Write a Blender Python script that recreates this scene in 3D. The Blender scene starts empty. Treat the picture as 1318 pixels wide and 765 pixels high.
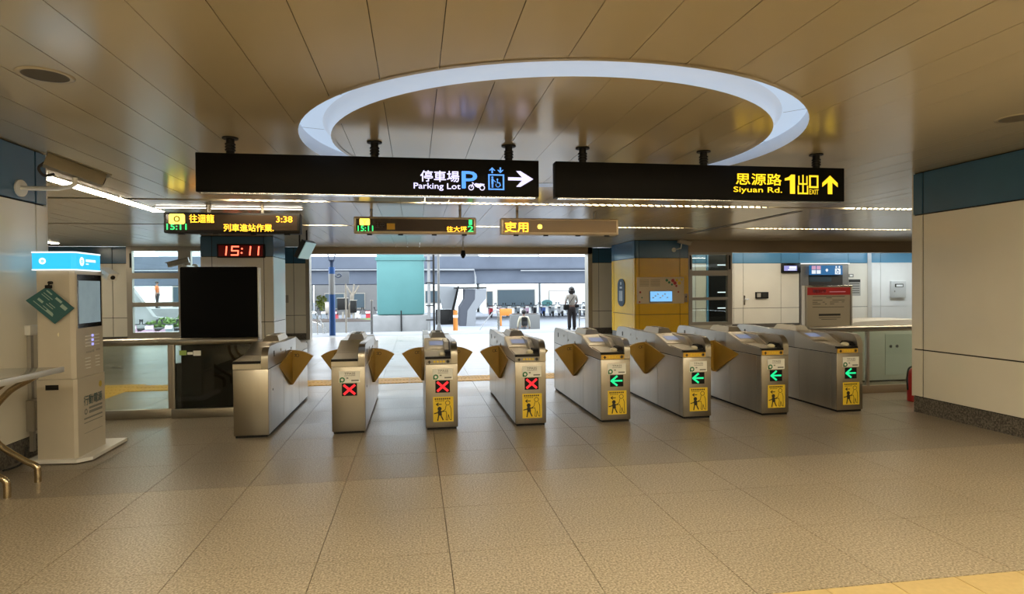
import bpy, bmesh, math, random
from mathutils import Vector, Matrix
random.seed(7)
S = bpy.context.scene
COL = S.collection
R = math.radians
PI = math.pi

# ------------------------------------------------------------------ camera, sky, light, exposure
cam_d = bpy.data.cameras.new('camera'); cam = bpy.data.objects.new('camera', cam_d); COL.objects.link(cam)
YAW, PIT, ROL = R(8.9893), R(-0.77605), R(-0.4776)
fw = Vector((math.sin(YAW)*math.cos(PIT), math.cos(YAW)*math.cos(PIT), math.sin(PIT)))
r0 = Vector((math.cos(YAW), -math.sin(YAW), 0)); u0 = r0.cross(fw)
rt = math.cos(ROL)*r0 + math.sin(ROL)*u0; up = -math.sin(ROL)*r0 + math.cos(ROL)*u0
cam.matrix_world = Matrix(((rt.x, up.x, -fw.x, 0), (rt.y, up.y, -fw.y, 0), (rt.z, up.z, -fw.z, 1.5), (0, 0, 0, 1)))
cam_d.sensor_fit = 'HORIZONTAL'; cam_d.sensor_width = 36; cam_d.lens = 36*789.81/1318
cam_d.clip_end = 600
S.camera = cam

w = bpy.data.worlds.new('sky'); S.world = w; w.use_nodes = True
bg = w.node_tree.nodes['Background']
bg.inputs[0].default_value = (0.83, 0.92, 1.0, 1); bg.inputs[1].default_value = 5.0

S.view_settings.view_transform = 'Standard'; S.view_settings.look = 'None'
S.view_settings.gamma = 1; S.view_settings.use_curve_mapping = False
S.view_settings.exposure = 0.15
S.cycles.max_bounces = 8; S.cycles.diffuse_bounces = 4; S.cycles.glossy_bounces = 5
S.cycles.sample_clamp_indirect = 6.0

WARM = (1.0, 0.86, 0.60)
STRIP_POWER = 56.0         # emission of the fluorescent strips over the near hall (overhead)
LOUVER_POWER = 36.0        # strips beyond the gates
RING_POWER = 0.62

# ------------------------------------------------------------------ materials
def nd(nt, t, **k):
    n = nt.nodes.new(t)
    for a, b in k.items(): setattr(n, a, b)
    return n
def mat(name, col, rough=0.5, metal=0.0, emit=None, power=0.0, noise=0.0, nscale=8.0, bump=0.0, bscale=20.0, spec=0.5, coat=0.0, stretch=None, alpha=None):
    m = bpy.data.materials.new(name); m.use_nodes = True
    nt = m.node_tree; b = nt.nodes['Principled BSDF']
    b.inputs['Base Color'].default_value = (*col, 1); b.inputs['Roughness'].default_value = rough
    b.inputs['Metallic'].default_value = metal; b.inputs['Specular IOR Level'].default_value = spec
    b.inputs['Coat Weight'].default_value = coat
    if emit: b.inputs['Emission Color'].default_value = (*emit, 1); b.inputs['Emission Strength'].default_value = power
    if noise or bump:
        g = nd(nt, 'ShaderNodeNewGeometry'); src = g.outputs['Position']
        if stretch:
            mp = nd(nt, 'ShaderNodeMapping'); mp.inputs['Scale'].default_value = stretch
            nt.links.new(src, mp.inputs[0]); src = mp.outputs[0]
    if noise:
        t = nd(nt, 'ShaderNodeTexNoise'); t.inputs['Scale'].default_value = nscale; t.inputs['Detail'].default_value = 4
        nt.links.new(src, t.inputs['Vector'])
        rp = nd(nt, 'ShaderNodeValToRGB')
        rp.color_ramp.elements[0].position = .3; rp.color_ramp.elements[1].position = .7
        rp.color_ramp.elements[0].color = (*[c*(1-noise) for c in col], 1)
        rp.color_ramp.elements[1].color = (*[min(1, c*(1+noise)) for c in col], 1)
        nt.links.new(t.outputs['Fac'], rp.inputs[0]); nt.links.new(rp.outputs[0], b.inputs['Base Color'])
    if bump:
        t2 = nd(nt, 'ShaderNodeTexNoise'); t2.inputs['Scale'].default_value = bscale; t2.inputs['Detail'].default_value = 2
        nt.links.new(src, t2.inputs['Vector'])
        bp = nd(nt, 'ShaderNodeBump'); bp.inputs['Strength'].default_value = bump; bp.inputs['Distance'].default_value = 0.01
        nt.links.new(t2.outputs['Fac'], bp.inputs['Height']); nt.links.new(bp.outputs[0], b.inputs['Normal'])
    return m
def speckle(name, dark, mid, light, scale, rough):
    m = mat(name, mid, rough); nt = m.node_tree; b = nt.nodes['Principled BSDF']
    g = nd(nt, 'ShaderNodeNewGeometry')
    t = nd(nt, 'ShaderNodeTexNoise'); t.inputs['Scale'].default_value = scale; t.inputs['Detail'].default_value = 3
    t2 = nd(nt, 'ShaderNodeTexNoise'); t2.inputs['Scale'].default_value = 1.3; t2.inputs['Detail'].default_value = 4
    rp = nd(nt, 'ShaderNodeValToRGB'); e = rp.color_ramp.elements
    e[0].position = .36; e[0].color = (*dark, 1); e[1].position = .64; e[1].color = (*light, 1)
    x = e.new(.5); x.color = (*mid, 1)
    mx = nd(nt, 'ShaderNodeMixRGB', blend_type='MULTIPLY'); mx.inputs[0].default_value = .35
    rp2 = nd(nt, 'ShaderNodeValToRGB'); rp2.color_ramp.elements[0].position = .3; rp2.color_ramp.elements[1].position = .7
    rp2.color_ramp.elements[0].color = (.6, .6, .58, 1)
    for q in (t, t2): nt.links.new(g.outputs['Position'], q.inputs['Vector'])
    nt.links.new(t.outputs['Fac'], rp.inputs[0]); nt.links.new(t2.outputs['Fac'], rp2.inputs[0])
    nt.links.new(rp.outputs[0], mx.inputs[1]); nt.links.new(rp2.outputs[0], mx.inputs[2]); nt.links.new(mx.outputs[0], b.inputs['Base Color'])
    mr = nd(nt, 'ShaderNodeMapRange'); mr.inputs['To Min'].default_value = rough-.08; mr.inputs['To Max'].default_value = rough+.12
    nt.links.new(t2.outputs['Fac'], mr.inputs['Value']); nt.links.new(mr.outputs[0], b.inputs['Roughness'])
    return m
def glass_mat(name, tint=(.9, .97, .95), refl=0.1, rough=0.0):
    m = bpy.data.materials.new(name); m.use_nodes = True; nt = m.node_tree
    for n in list(nt.nodes): nt.nodes.remove(n)
    o = nd(nt, 'ShaderNodeOutputMaterial'); mx = nd(nt, 'ShaderNodeMixShader'); ge = nd(nt, 'ShaderNodeNewGeometry')
    dt = nd(nt, 'ShaderNodeVectorMath', operation='DOT_PRODUCT'); nt.links.new(ge.outputs['Incoming'], dt.inputs[0]); nt.links.new(ge.outputs['Normal'], dt.inputs[1])
    ab = nd(nt, 'ShaderNodeMath', operation='ABSOLUTE'); nt.links.new(dt.outputs['Value'], ab.inputs[0])
    om = nd(nt, 'ShaderNodeMath', operation='SUBTRACT'); om.inputs[0].default_value = 1; nt.links.new(ab.outputs[0], om.inputs[1])
    pw = nd(nt, 'ShaderNodeMath', operation='POWER'); pw.inputs[1].default_value = 5; nt.links.new(om.outputs[0], pw.inputs[0])
    f = nd(nt, 'ShaderNodeMath', operation='MULTIPLY_ADD'); f.inputs[1].default_value = .96; f.inputs[2].default_value = .04; nt.links.new(pw.outputs[0], f.inputs[0])
    t = nd(nt, 'ShaderNodeBsdfTransparent'); t.inputs[0].default_value = (*tint, 1)
    g = nd(nt, 'ShaderNodeBsdfGlossy'); g.inputs['Roughness'].default_value = rough
    nt.links.new(f.outputs[0], mx.inputs[0]); nt.links.new(t.outputs[0], mx.inputs[1]); nt.links.new(g.outputs[0], mx.inputs[2]); nt.links.new(mx.outputs[0], o.inputs[0])
    return m
def emis(name, col, power): return mat(name, [c*.3 for c in col], .5, emit=col, power=power)

M = dict(
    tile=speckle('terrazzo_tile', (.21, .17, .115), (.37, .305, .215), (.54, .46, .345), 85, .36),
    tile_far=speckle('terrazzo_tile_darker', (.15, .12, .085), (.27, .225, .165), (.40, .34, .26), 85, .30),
    grout=mat('grout', (.06, .05, .04), .9),
    cream_tile=mat('cream_tile', (.54, .40, .18), .4, noise=.06, nscale=30),
    tactile=mat('tactile_yellow', (.75, .47, .07), .5, noise=.1, nscale=20),
    ceil=mat('ceiling_enamel', (.49, .42, .295), .2, spec=.5, metal=.1, bump=.06, bscale=2.2),
    dark=mat('dark_void', (.015, .013, .011), .9),
    cream=mat('cream_enamel', (.78, .74, .64), .16, noise=.03, nscale=1.5, coat=.2),
    white_panel=mat('white_enamel', (.74, .74, .72), .2, noise=.03, nscale=1.5),
    blue=mat('blue_enamel', (.045, .125, .22), .22, noise=.05, nscale=2),
    yellow=mat('yellow_enamel', (.74, .44, .012), .22, noise=.04, nscale=2),
    granite=speckle('granite_base', (.05, .045, .04), (.12, .105, .09), (.2, .18, .15), 60, .4),
    beam=mat('beam_bronze', (.34, .26, .17), .35, metal=.3),
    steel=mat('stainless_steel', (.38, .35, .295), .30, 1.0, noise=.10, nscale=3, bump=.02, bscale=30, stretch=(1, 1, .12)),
    steel_side_lit=mat('steel_side_lit', (.56, .53, .47), .30, 1.0, noise=.10, nscale=3, bump=.02, bscale=30, stretch=(1, 1, .12)), brushed=mat('brushed_steel', (.50, .46, .38), .46, 1.0), steel_light=mat('polished_steel', (.70, .68, .63), .17, 1.0),  # gate side steel made paler: daylight on the sides put into its colour
    chrome=mat('chrome', (.75, .72, .66), .12, 1.0),
    frame=mat('window_steel', (.40, .36, .30), .38, .6),
    black=mat('black_gloss', (.006, .006, .006), .3, spec=.25),
    black_matte=mat('black_matte', (.007, .006, .005), .6, spec=.3),
    sign_black=mat('sign_black', (.004, .0035, .003), .5, spec=.12),
    flap=mat('flap_vinyl', (.40, .235, .028), .42, noise=.08, nscale=6),
    sticker_white=mat('sticker_white', (.86, .86, .80), .5),
    sticker_yellow=mat('sticker_yellow', (.78, .55, .03), .45),
    ink=mat('ink', (.02, .018, .012), .6),
    ink_green=mat('ink_green', (.03, .22, .09), .5),
    ink_teal=mat('ink_teal', (.05, .14, .16), .5),
    ink_grey=mat('ink_grey', (.22, .22, .20), .6),
    orange_strip=mat('orange_strip', (.72, .42, .04), .4),
    pad=mat('reader_pad', (.82, .76, .55), .4),
    lcd=emis('lcd_blue', (.26, .32, .52), .5),
    red_led=emis('red_led', (1.0, .02, .03), 1.15), green_led=emis('green_led', (.01, .70, .26), 1.0),
    amber_led=emis('amber_led', (1.0, .48, .03), 2.6), yellow_led=emis('yellow_led', (1.0, .70, .08), 2.6), lime_led=emis('lime_led', (.05, .95, .22), 1.5),
    clock_led=emis('clock_led', (1.0, .10, .05), 4.0), clock_back=emis('clock_back', (.12, .0, .0), .25),
    sign_white=emis('sign_white', (.74, .70, 1.0), 1.1), sign_blue=emis('sign_blue', (.12, .38, 1.0), 1.0), sign_yellow=emis('sign_yellow', (1.0, .66, .02), 1.15),
    cyan=emis('header_cyan', (.03, .55, .98), 1.0), header_white=emis('header_white', (.9, .97, 1.0), 1.1),
    ring=emis('ring_membrane', (.62, .78, 1.0), RING_POWER), ring_inner=mat('ring_inner', (.3, .32, .35), .4, emit=(.66, .80, 1.0), power=RING_POWER*.72), ring_wall=mat('ring_white', (.82, .85, .90), .3),
    tube=emis('fluorescent_tube', WARM, STRIP_POWER), tube2=emis('fluorescent_tube_far', (1.0, .88, .66), LOUVER_POWER),
    tube_soft=emis('fluorescent_tube_soft', (1.0, .93, .8), 6.0), louver=mat('louver_metal', (.75, .72, .65), .25, .8),
    plastic=mat('cream_plastic', (.54, .49, .40), .35, noise=.02),
    plastic_white=mat('white_plastic', (.75, .74, .70), .4),
    grey_plastic=mat('grey_plastic', (.36, .33, .28), .45),
    glass=glass_mat('clear_glass'), glass_dark=glass_mat('barrier_glass', (.80, .84, .80)),
    counter=mat('counter_glass', (.52, .55, .52), .08, .1, spec=.8),
    board_green=mat('board_green', (.02, .10, .11), .3), board_print=mat('board_print', (.3, .42, .38), .4),
    red=mat('red_paint', (.5, .02, .02), .35), red_header=mat('notice_red', (.42, .02, .02), .4), notice=mat('notice_paper', (.36, .31, .23), .6),
    concrete=mat('concrete', (.22, .22, .215), .85, noise=.15, nscale=1.2), concrete_dark=mat('concrete_viaduct', (.085, .10, .13), .85, noise=.12, nscale=.6),
    teal=mat('teal_paint', (.065, .185, .18), .6, noise=.06, nscale=1.0), blue_pole=mat('blue_pole', (.016, .07, .22), .35), navy=mat('navy', (.03, .05, .10), .4),
    asphalt=mat('asphalt', (.20, .215, .245), .9, noise=.08, nscale=.7), paving=mat('paving', (.20, .205, .215), .8, noise=.08, nscale=1.5),
    soil=mat('soil', (.045, .03, .022), .95, noise=.3, nscale=4), grass=mat('grass', (.08, .14, .03), .9, noise=.3, nscale=3), bark=mat('pale_bark', (.22, .19, .15), .9, noise=.2, nscale=6),
    leaf=mat('leaf', (.22, .26, .03), .6, noise=.3, nscale=5),
    orange=mat('orange_plastic', (.50, .17, .02), .5), sculpt=mat('shaded_facets', (.05, .055, .07), .7), tarp=mat('white_tarp', (.19, .20, .21), .6),
    bldg_white=mat('building_white', (.78, .80, .80), .8, noise=.05, nscale=.5), bldg_blue=mat('building_glass', (.06, .085, .10), .25), bldg_grey=mat('building_grey', (.15, .145, .14), .7, noise=.1, nscale=.4),
    skin=mat('skin', (.22, .12, .085), .5), hair=mat('hair', (.010, .007, .006), .45), shirt=mat('cream_shirt', (.33, .30, .26), .8), trousers=mat('dark_trousers', (.016, .010, .010), .8),
    jacket=mat('pale_jacket', (.50, .46, .34), .8), jeans=mat('grey_jeans', (.13, .15, .17), .8), tshirt_orange=mat('orange_shirt', (.45, .12, .03), .8),
    header_slot=mat('slot_white', (.85, .83, .78), .3), rubber=mat('rubber', (.02, .02, .02), .7), pink=mat('pink_print', (.75, .35, .50), .5), panel_grey=mat('elevator_steel', (.34, .32, .29), .35, .7),
    blue_sign=emis('blue_sign', (.02, .17, .42), .55), map_screen=emis('map_screen', (.22, .55, .95), .9), map_print=mat('map_board', (.70, .58, .40), .5),
)
for i, c in enumerate([(.45, .04, .05), (.6, .6, .6), (.03, .03, .035), (.06, .12, .35), (.55, .35, .45), (.25, .28, .3)]): M['scooter%d' % i] = mat('scooter_paint_%d' % i, c, .3)

# ------------------------------------------------------------------ mesh helpers
class MB:
    """collects shapes; build() links them as ONE mesh object"""
    def __init__(s): s.v = []; s.f = []; s.mi = []; s.ms = []
    def m(s, material):
        if material not in s.ms: s.ms.append(material)
        return s.ms.index(material)
    def add(s, vs, fs, k=0):
        o = len(s.v); s.v += [tuple(v) for v in vs]; s.f += [tuple(i+o for i in f) for f in fs]; s.mi += [k]*len(fs); return s
    def box(s, x0, x1, y0, y1, z0, z1, k=0, b=0.0):
        if b:
            b = min(b, (x1-x0)*.45, (y1-y0)*.45, (z1-z0)*.45)
            bm = bmesh.new(); bmesh.ops.create_cube(bm, size=1)
            for v in bm.verts: v.co = ((x0+x1)/2+v.co.x*(x1-x0), (y0+y1)/2+v.co.y*(y1-y0), (z0+z1)/2+v.co.z*(z1-z0))
            bmesh.ops.bevel(bm, geom=list(bm.edges), offset=b, segments=2, affect='EDGES', profile=.5)
            bm.verts.index_update(); s.add([v.co[:] for v in bm.verts], [[v.index for v in f.verts] for f in bm.faces], k); bm.free(); return s
        v = [(x, y, z) for x in (x0, x1) for y in (y0, y1) for z in (z0, z1)]
        return s.add(v, [(0, 1, 3, 2), (4, 6, 7, 5), (0, 4, 5, 1), (2, 3, 7, 6), (0, 2, 6, 4), (1, 5, 7, 3)], k)
    def prism(s, pts, a, b, axis='x', k=0):
        """extrude the 2D outline pts along axis from a to b; pts are the other two axes in order"""
        n = len(pts); f3 = {'x': lambda p, t: (t, p[0], p[1]), 'y': lambda p, t: (p[0], t, p[1]), 'z': lambda p, t: (p[0], p[1], t)}[axis]
        v = [f3(p, a) for p in pts]+[f3(p, b) for p in pts]
        fs = [tuple(range(n-1, -1, -1)), tuple(range(n, 2*n))]+[(i, (i+1) % n, n+(i+1) % n, n+i) for i in range(n)]
        return s.add(v, fs, k)
    def tube(s, pts, r, k=0, n=10, caps=True):
        pts = [Vector(p) for p in pts]; rs = r if isinstance(r, (list, tuple)) else [r]*len(pts)
        vs = []; prev = None
        for i, p in enumerate(pts):
            d = (pts[min(i+1, len(pts)-1)]-pts[max(i-1, 0)]).normalized()
            if prev is None: a = d.orthogonal().normalized()
            else: a = (prev-d*prev.dot(d)).normalized()
            prev = a; c = d.cross(a)
            vs += [p+rs[i]*(math.cos(2*PI*j/n)*a+math.sin(2*PI*j/n)*c) for j in range(n)]
        fs = [(i*n+j, i*n+(j+1) % n, (i+1)*n+(j+1) % n, (i+1)*n+j) for i in range(len(pts)-1) for j in range(n)]
        if caps: fs += [tuple(range(n-1, -1, -1)), tuple((len(pts)-1)*n+j for j in range(n))]
        return s.add(vs, fs, k)
    def cyl(s, c, r, h, axis='z', k=0, n=24, r2=None):
        c = Vector(c); d = {'x': Vector((1, 0, 0)), 'y': Vector((0, 1, 0)), 'z': Vector((0, 0, 1))}[axis]
        return s.tube([c, c+d*h], [r, r if r2 is None else r2], k, n)
    def ball(s, c, rx, ry, rz, k=0, n=12, m=8):
        vs = []; fs = []
        for i in range(m+1):
            t = PI*i/m
            for j in range(n): a = 2*PI*j/n; vs.append((c[0]+rx*math.sin(t)*math.cos(a), c[1]+ry*math.sin(t)*math.sin(a), c[2]+rz*math.cos(t)))
        for i in range(m):
            for j in range(n): fs.append((i*n+j, (i+1)*n+j, (i+1)*n+(j+1) % n, i*n+(j+1) % n))
        return s.add(vs, fs, k)
    def build(s, name, material, parent=None, smooth=False, kind=None):
        me = bpy.data.meshes.new(name); me.from_pydata(s.v, [], s.f)
        mats = material if isinstance(material, (list, tuple)) else [material]
        for q in mats: me.materials.append(q)
        if len(mats) > 1: me.polygons.foreach_set('material_index', s.mi)
        bm = bmesh.new(); bm.from_mesh(me); bmesh.ops.remove_doubles(bm, verts=bm.verts, dist=1e-6); bmesh.ops.recalc_face_normals(bm, faces=bm.faces)
        if smooth:
            for f in bm.faces: f.smooth = True
            for e in bm.edges:
                if len(e.link_faces) == 2 and e.calc_face_angle(0) > R(38): e.smooth = False
        bm.to_mesh(me); bm.free()
        o = bpy.data.objects.new(name, me); COL.objects.link(o)
        if parent: o.parent = parent
        if kind: o['kind'] = kind
        return o
def tag(o, label, cat, group=None, kind=None):
    o['label'] = label; o['category'] = cat
    if group: o['group'] = group
    if kind: o['kind'] = kind
    return o
def thing(name, label, cat, loc=(0, 0, 0), rz=0, group=None, kind=None):
    o = bpy.data.objects.new(name, None); COL.objects.link(o); o.empty_display_size = .1
    o.location = loc; o.rotation_euler = (0, 0, rz)
    return tag(o, label, cat, group, kind)
def piece(proto, loc, parent):
    c = proto.copy(); c.location = loc; c.parent = parent; COL.objects.link(c); return c
def copy_tree(o, parent=None):
    c = o.copy(); COL.objects.link(c)
    if parent: c.parent = parent
    for ch in list(o.children): copy_tree(ch, c)
    return c
def box(name, x0, x1, y0, y1, z0, z1, m, parent=None, b=0.0): return MB().box(x0, x1, y0, y1, z0, z1, 0, b).build(name, m, parent, smooth=bool(b))

class Flat:
    """flat print: shapes in (u,v) mapped into 3D by origin + u*U + v*V"""
    def __init__(s, o, U, V): s.o = Vector(o); s.U = Vector(U); s.V = Vector(V); s.b = MB()
    def p(s, u, v): return s.o+u*s.U+v*s.V
    def poly(s, pts, k=0): s.b.add([s.p(*q) for q in pts], [tuple(range(len(pts)))], k); return s
    def rect(s, u0, u1, v0, v1, k=0): return s.poly([(u0, v0), (u1, v0), (u1, v1), (u0, v1)], k)
    def disc(s, u, v, r, k=0, n=20, ry=None): return s.poly([(u+r*math.cos(2*PI*i/n), v+(ry or r)*math.sin(2*PI*i/n)) for i in range(n)], k)
    def ring(s, u, v, r, t, k=0, n=24, a0=0, a1=360):
        for i in range(n):
            a, b = R(a0+(a1-a0)*i/n), R(a0+(a1-a0)*(i+1)/n)
            s.poly([(u+r*math.cos(a), v+r*math.sin(a)), (u+r*math.cos(b), v+r*math.sin(b)), (u+(r-t)*math.cos(b), v+(r-t)*math.sin(b)), (u+(r-t)*math.cos(a), v+(r-t)*math.sin(a))], k)
        return s
    def line(s, pts, t, k=0):
        for (a, b), (c, d) in zip(pts, pts[1:]):
            L = math.hypot(c-a, d-b) or 1; nx, ny = -(d-b)/L*t/2, (c-a)/L*t/2; ex, ey = (c-a)/L*t*.3, (d-b)/L*t*.3
            s.poly([(a-ex+nx, b-ey+ny), (c+ex+nx, d+ey+ny), (c+ex-nx, d+ey-ny), (a-ex-nx, b-ey-ny)], k)
        return s
    def build(s, name, material, parent=None): 
        me = bpy.data.meshes.new(name); me.from_pydata(s.b.v, [], s.b.f)
        mats = material if isinstance(material, (list, tuple)) else [material]
        for q in mats: me.materials.append(q)
        if len(mats) > 1: me.polygons.foreach_set('material_index', s.b.mi)
        o = bpy.data.objects.new(name, me); COL.objects.link(o)
        if parent: o.parent = parent
        return o
def lettering(body, o, U, V, wid, hei, material, parent=None, bold=0.0, name='lettering'):
    """text fitted into the rectangle wid x hei with lower left corner o, along U and V"""
    c = bpy.data.curves.new('t', 'FONT'); c.body = body; c.resolution_u = 3
    t = bpy.data.objects.new('t', c); COL.objects.link(t)
    dg = bpy.context.evaluated_depsgraph_get(); me = bpy.data.meshes.new_from_object(t.evaluated_get(dg))
    bpy.data.objects.remove(t); bpy.data.curves.remove(c)
    xs = [v.co.x for v in me.vertices]; ys = [v.co.y for v in me.vertices]
    x0, x1, y0, y1 = min(xs), max(xs), min(ys), max(ys); o = Vector(o); U = Vector(U); V = Vector(V)
    for v in me.vertices: v.co = o+U*((v.co.x-x0)/(x1-x0)*wid)+V*((v.co.y-y0)/(y1-y0)*hei)
    if bold:                                    # heavier weight: the outline printed over itself with small shifts
        vs = [v.co.copy() for v in me.vertices]; fs = [list(p.vertices) for p in me.polygons]; n = len(vs); k = hei*bold*.6
        V_, F_ = [], []
        for q, (du, dv) in enumerate(((0, 0), (k, 0), (-k, 0), (0, k), (0, -k))):
            V_ += [v+U*du+V*dv for v in vs]; F_ += [[i+n*q for i in f_] for f_ in fs]
        me = bpy.data.meshes.new(name); me.from_pydata(V_, [], F_)
    me.name = name; me.materials.clear(); me.materials.append(material)
    ob = bpy.data.objects.new(name, me); COL.objects.link(ob)
    if parent: ob.parent = parent
    return ob
def bez(p, n=10):
    out = []
    P = [Vector(p[0])]+[Vector(q) for q in p]+[Vector(p[-1])]
    for i in range(1, len(P)-2):
        for k in range(n):
            t = k/n; a, b_, c, d = P[i-1], P[i], P[i+1], P[i+2]
            out.append(.5*((2*b_)+(-a+c)*t+(2*a-5*b_+4*c-d)*t*t+(-a+3*b_-3*c+d)*t**3))
    return out+[P[-2]]
X, Y, Z = Vector((1, 0, 0)), Vector((0, 1, 0)), Vector((0, 0, 1))

# ------------------------------------------------------------------ floor
floor = box('floor', -13, 19, -5, 20.2, -.25, -.028, M['grout']); tag(floor, 'wide station hall floor of square speckled terrazzo tiles', 'floor', kind='structure')
T = .7285; TX0 = .18; TY0 = 3.49
g = .002
proto_n = MB().box(g, T-g, g, T-g, -.03, 0).build('tile', M['tile'], floor)
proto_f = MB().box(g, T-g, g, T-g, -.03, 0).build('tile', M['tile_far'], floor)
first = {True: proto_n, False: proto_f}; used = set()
rest = MB()
for j in range(-1, 23):
    y = TY0+j*T
    for i in range(-18, 26):
        x = TX0+i*T
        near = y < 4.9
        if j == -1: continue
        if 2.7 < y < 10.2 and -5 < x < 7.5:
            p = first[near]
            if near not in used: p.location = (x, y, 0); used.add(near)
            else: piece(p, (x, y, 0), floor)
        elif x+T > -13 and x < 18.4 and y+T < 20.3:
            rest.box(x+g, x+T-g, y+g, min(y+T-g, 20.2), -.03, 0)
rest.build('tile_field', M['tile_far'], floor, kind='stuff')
# partial row between the cream tiles and the first full row, then cream tiles
for i in range(-6, 9):
    x = TX0+i*T; box('tile', x+g, x+T-g, 2.748, TY0-g, -.03, 0, M['tile'], floor)
ct = MB().box(.003, .363, .003, .363, -.03, .001).build('cream_tile', M['cream_tile'], floor)
for j in range(2):
    for i in range(-7, 10):
        loc = (1.992+.366*i, 2.742-.366*(j+1), 0)
        if i == -7 and j == 0: ct.location = loc
        else: piece(ct, loc, floor)
box('tile_field', -5, 7, -5, 2.0, -.03, 0, M['tile'], floor)['kind'] = 'stuff'
# tactile guide path beyond the gates, turning towards the camera on the left
tac = thing('tactile_path', 'yellow tactile guide strip laid in the floor behind the gates', 'tactile paving', (0, 0, 0))
tp = MB().box(0, .296, 0, .296, 0, .005)
for a in range(5): tp.box(.02+.057*a, .048+.057*a, .02, .276, .005, .009)
tpo = tp.build('tactile_tile', M['tactile'], tac)
spots = [(x*.3-4.3, y) for y in (9.97, 10.27) for x in range(0, 36)]+[(-4.6-.3*j, 10.12-.3*k-.001*j) for j in range(2) for k in range(-1, 6)]
for n, (x, y) in enumerate(spots):
    if n == 0: tpo.location = (x, y, .0005)
    else: piece(tpo, (x, y, .0005), tac)

# ------------------------------------------------------------------ ceiling
ZC = 2.82
ceil = box('ceiling', -13, 19, -5, 19.6, ZC+.16, ZC+.4, M['dark']); tag(ceil, 'glossy beige ceiling of long narrow metal panels with a round light trough', 'ceiling', kind='structure')
CX, CY, RO, RI = 1.243, 5.65, 2.21, 1.95
PW = .36; PX0 = .157
def panel_poly(x0, x1, lo, hi, n=10):
    """outline of a strip whose near/far ends follow lo(x)/hi(x)"""
    xs = [x0+(x1-x0)*i/n for i in range(n+1)]
    return [(x, lo(x)) for x in xs]+[(x, hi(x)) for x in reversed(xs)]
def add_panel(pts):
    t = random.uniform(-.0013, .0013); u = random.uniform(-.0006, .0006)
    n = len(pts); xm = sum(p[0] for p in pts)/n; ym = sum(p[1] for p in pts)/n
    zz = lambda p: ZC+t*(p[0]-xm)/.18+u*(p[1]-ym)/2
    v = [(p[0], p[1], zz(p)) for p in pts]+[(p[0], p[1], ZC+.03) for p in pts]
    MB().add(v, [tuple(range(n)), tuple(range(2*n-1, n-1, -1))]+[(i, n+i, n+(i+1) % n, (i+1) % n) for i in range(n)]).build('ceiling_panel', M['ceil'], ceil)
def rect_panel(x0, x1, y0, y1): add_panel([(x0, y0), (x1, y0), (x1, y1), (x0, y1)])
GP = .0022
SL1, SL2 = (9.37, 9.53), (12.86, 12.99)
for i in range(-24, 34):
    x0 = PX0+PW*i+GP; x1 = PX0+PW*(i+1)-GP
    near_end = 1.5
    if x1 < CX-RO-.014 or x0 > CX+RO+.014:
        rect_panel(x0, x1, near_end, SL1[0])
    else:
        ho = lambda x: math.sqrt(max(0, (RO+.014)**2-(x-CX)**2)); hi_ = lambda x: math.sqrt(max(0, (RI-.014)**2-(x-CX)**2))
        add_panel(panel_poly(x0, x1, lambda x: near_end, lambda x: CY-ho(x)))
        add_panel(panel_poly(x0, x1, lambda x: CY+ho(x), lambda x: SL1[0]))
        a, b = max(x0, CX-RI+.016), min(x1, CX+RI-.016)
        if b-a > .02: add_panel(panel_poly(a, b, lambda x: CY-hi_(x), lambda x: CY+hi_(x)))
    rect_panel(x0, x1, SL1[1], SL2[0])
    rect_panel(x0, x1, SL2[1], 19.4)
box('ceiling_field', -9, 13, -5, 1.15, ZC, ZC+.03, M['ceil'], ceil)
box('ceiling_field', -13, -8.48, 1.5, 19.4, ZC, ZC+.03, M['ceil'], ceil)
box('ceiling_field', 12.4, 19, 1.5, 19.4, ZC, ZC+.03, M['ceil'], ceil)
# ring light trough: outer lip and wall, glowing membrane segments, rolled inner wall
ring = thing('ring_light', 'large white glowing ring recessed in the ceiling above the signs', 'ceiling light', (CX, CY, ZC))
def annulus(b, r0, z0, r1, z1, a0, a1, n):
    vs = []
    for i in range(n+1):
        a = R(a0+(a1-a0)*i/n); vs += [(r0*math.cos(a), r0*math.sin(a), z0), (r1*math.cos(a), r1*math.sin(a), z1)]
    b.add(vs, [(2*i, 2*i+1, 2*i+3, 2*i+2) for i in range(n)])
b = MB(); annulus(b, RO+.035, -.005, RO, -.005, 0, 360, 96); b.build('outer_trim', M['ceil'], ring, True)
b = MB(); annulus(b, RO, -.005, RO, .12, 0, 360, 96); b.build('outer_wall', M['ring_wall'], ring, True)
b = MB(); prof = [(RI, -.005), (RI+.003, .03), (RI+.012, .06), (RI+.032, .09), (RI+.075, .11)]
for (ra, za), (rb, zb) in zip(prof, prof[1:]): annulus(b, ra, za, rb, zb, 0, 360, 96)
b.build('inner_wall', M['ring_inner'], ring, True)  # wall glow stands in for light from hidden LEDs
b = MB(); annulus(b, RI-.035, -.005, RI, -.005, 0, 360, 96); b.build('inner_trim', M['ceil'], ring, True)
for k in range(12):
    b = MB(); annulus(b, RI+.06, .105, RO, .12, k*30+.12, k*30+29.88, 10); b.build('membrane', M['ring'], ring, True)
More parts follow.
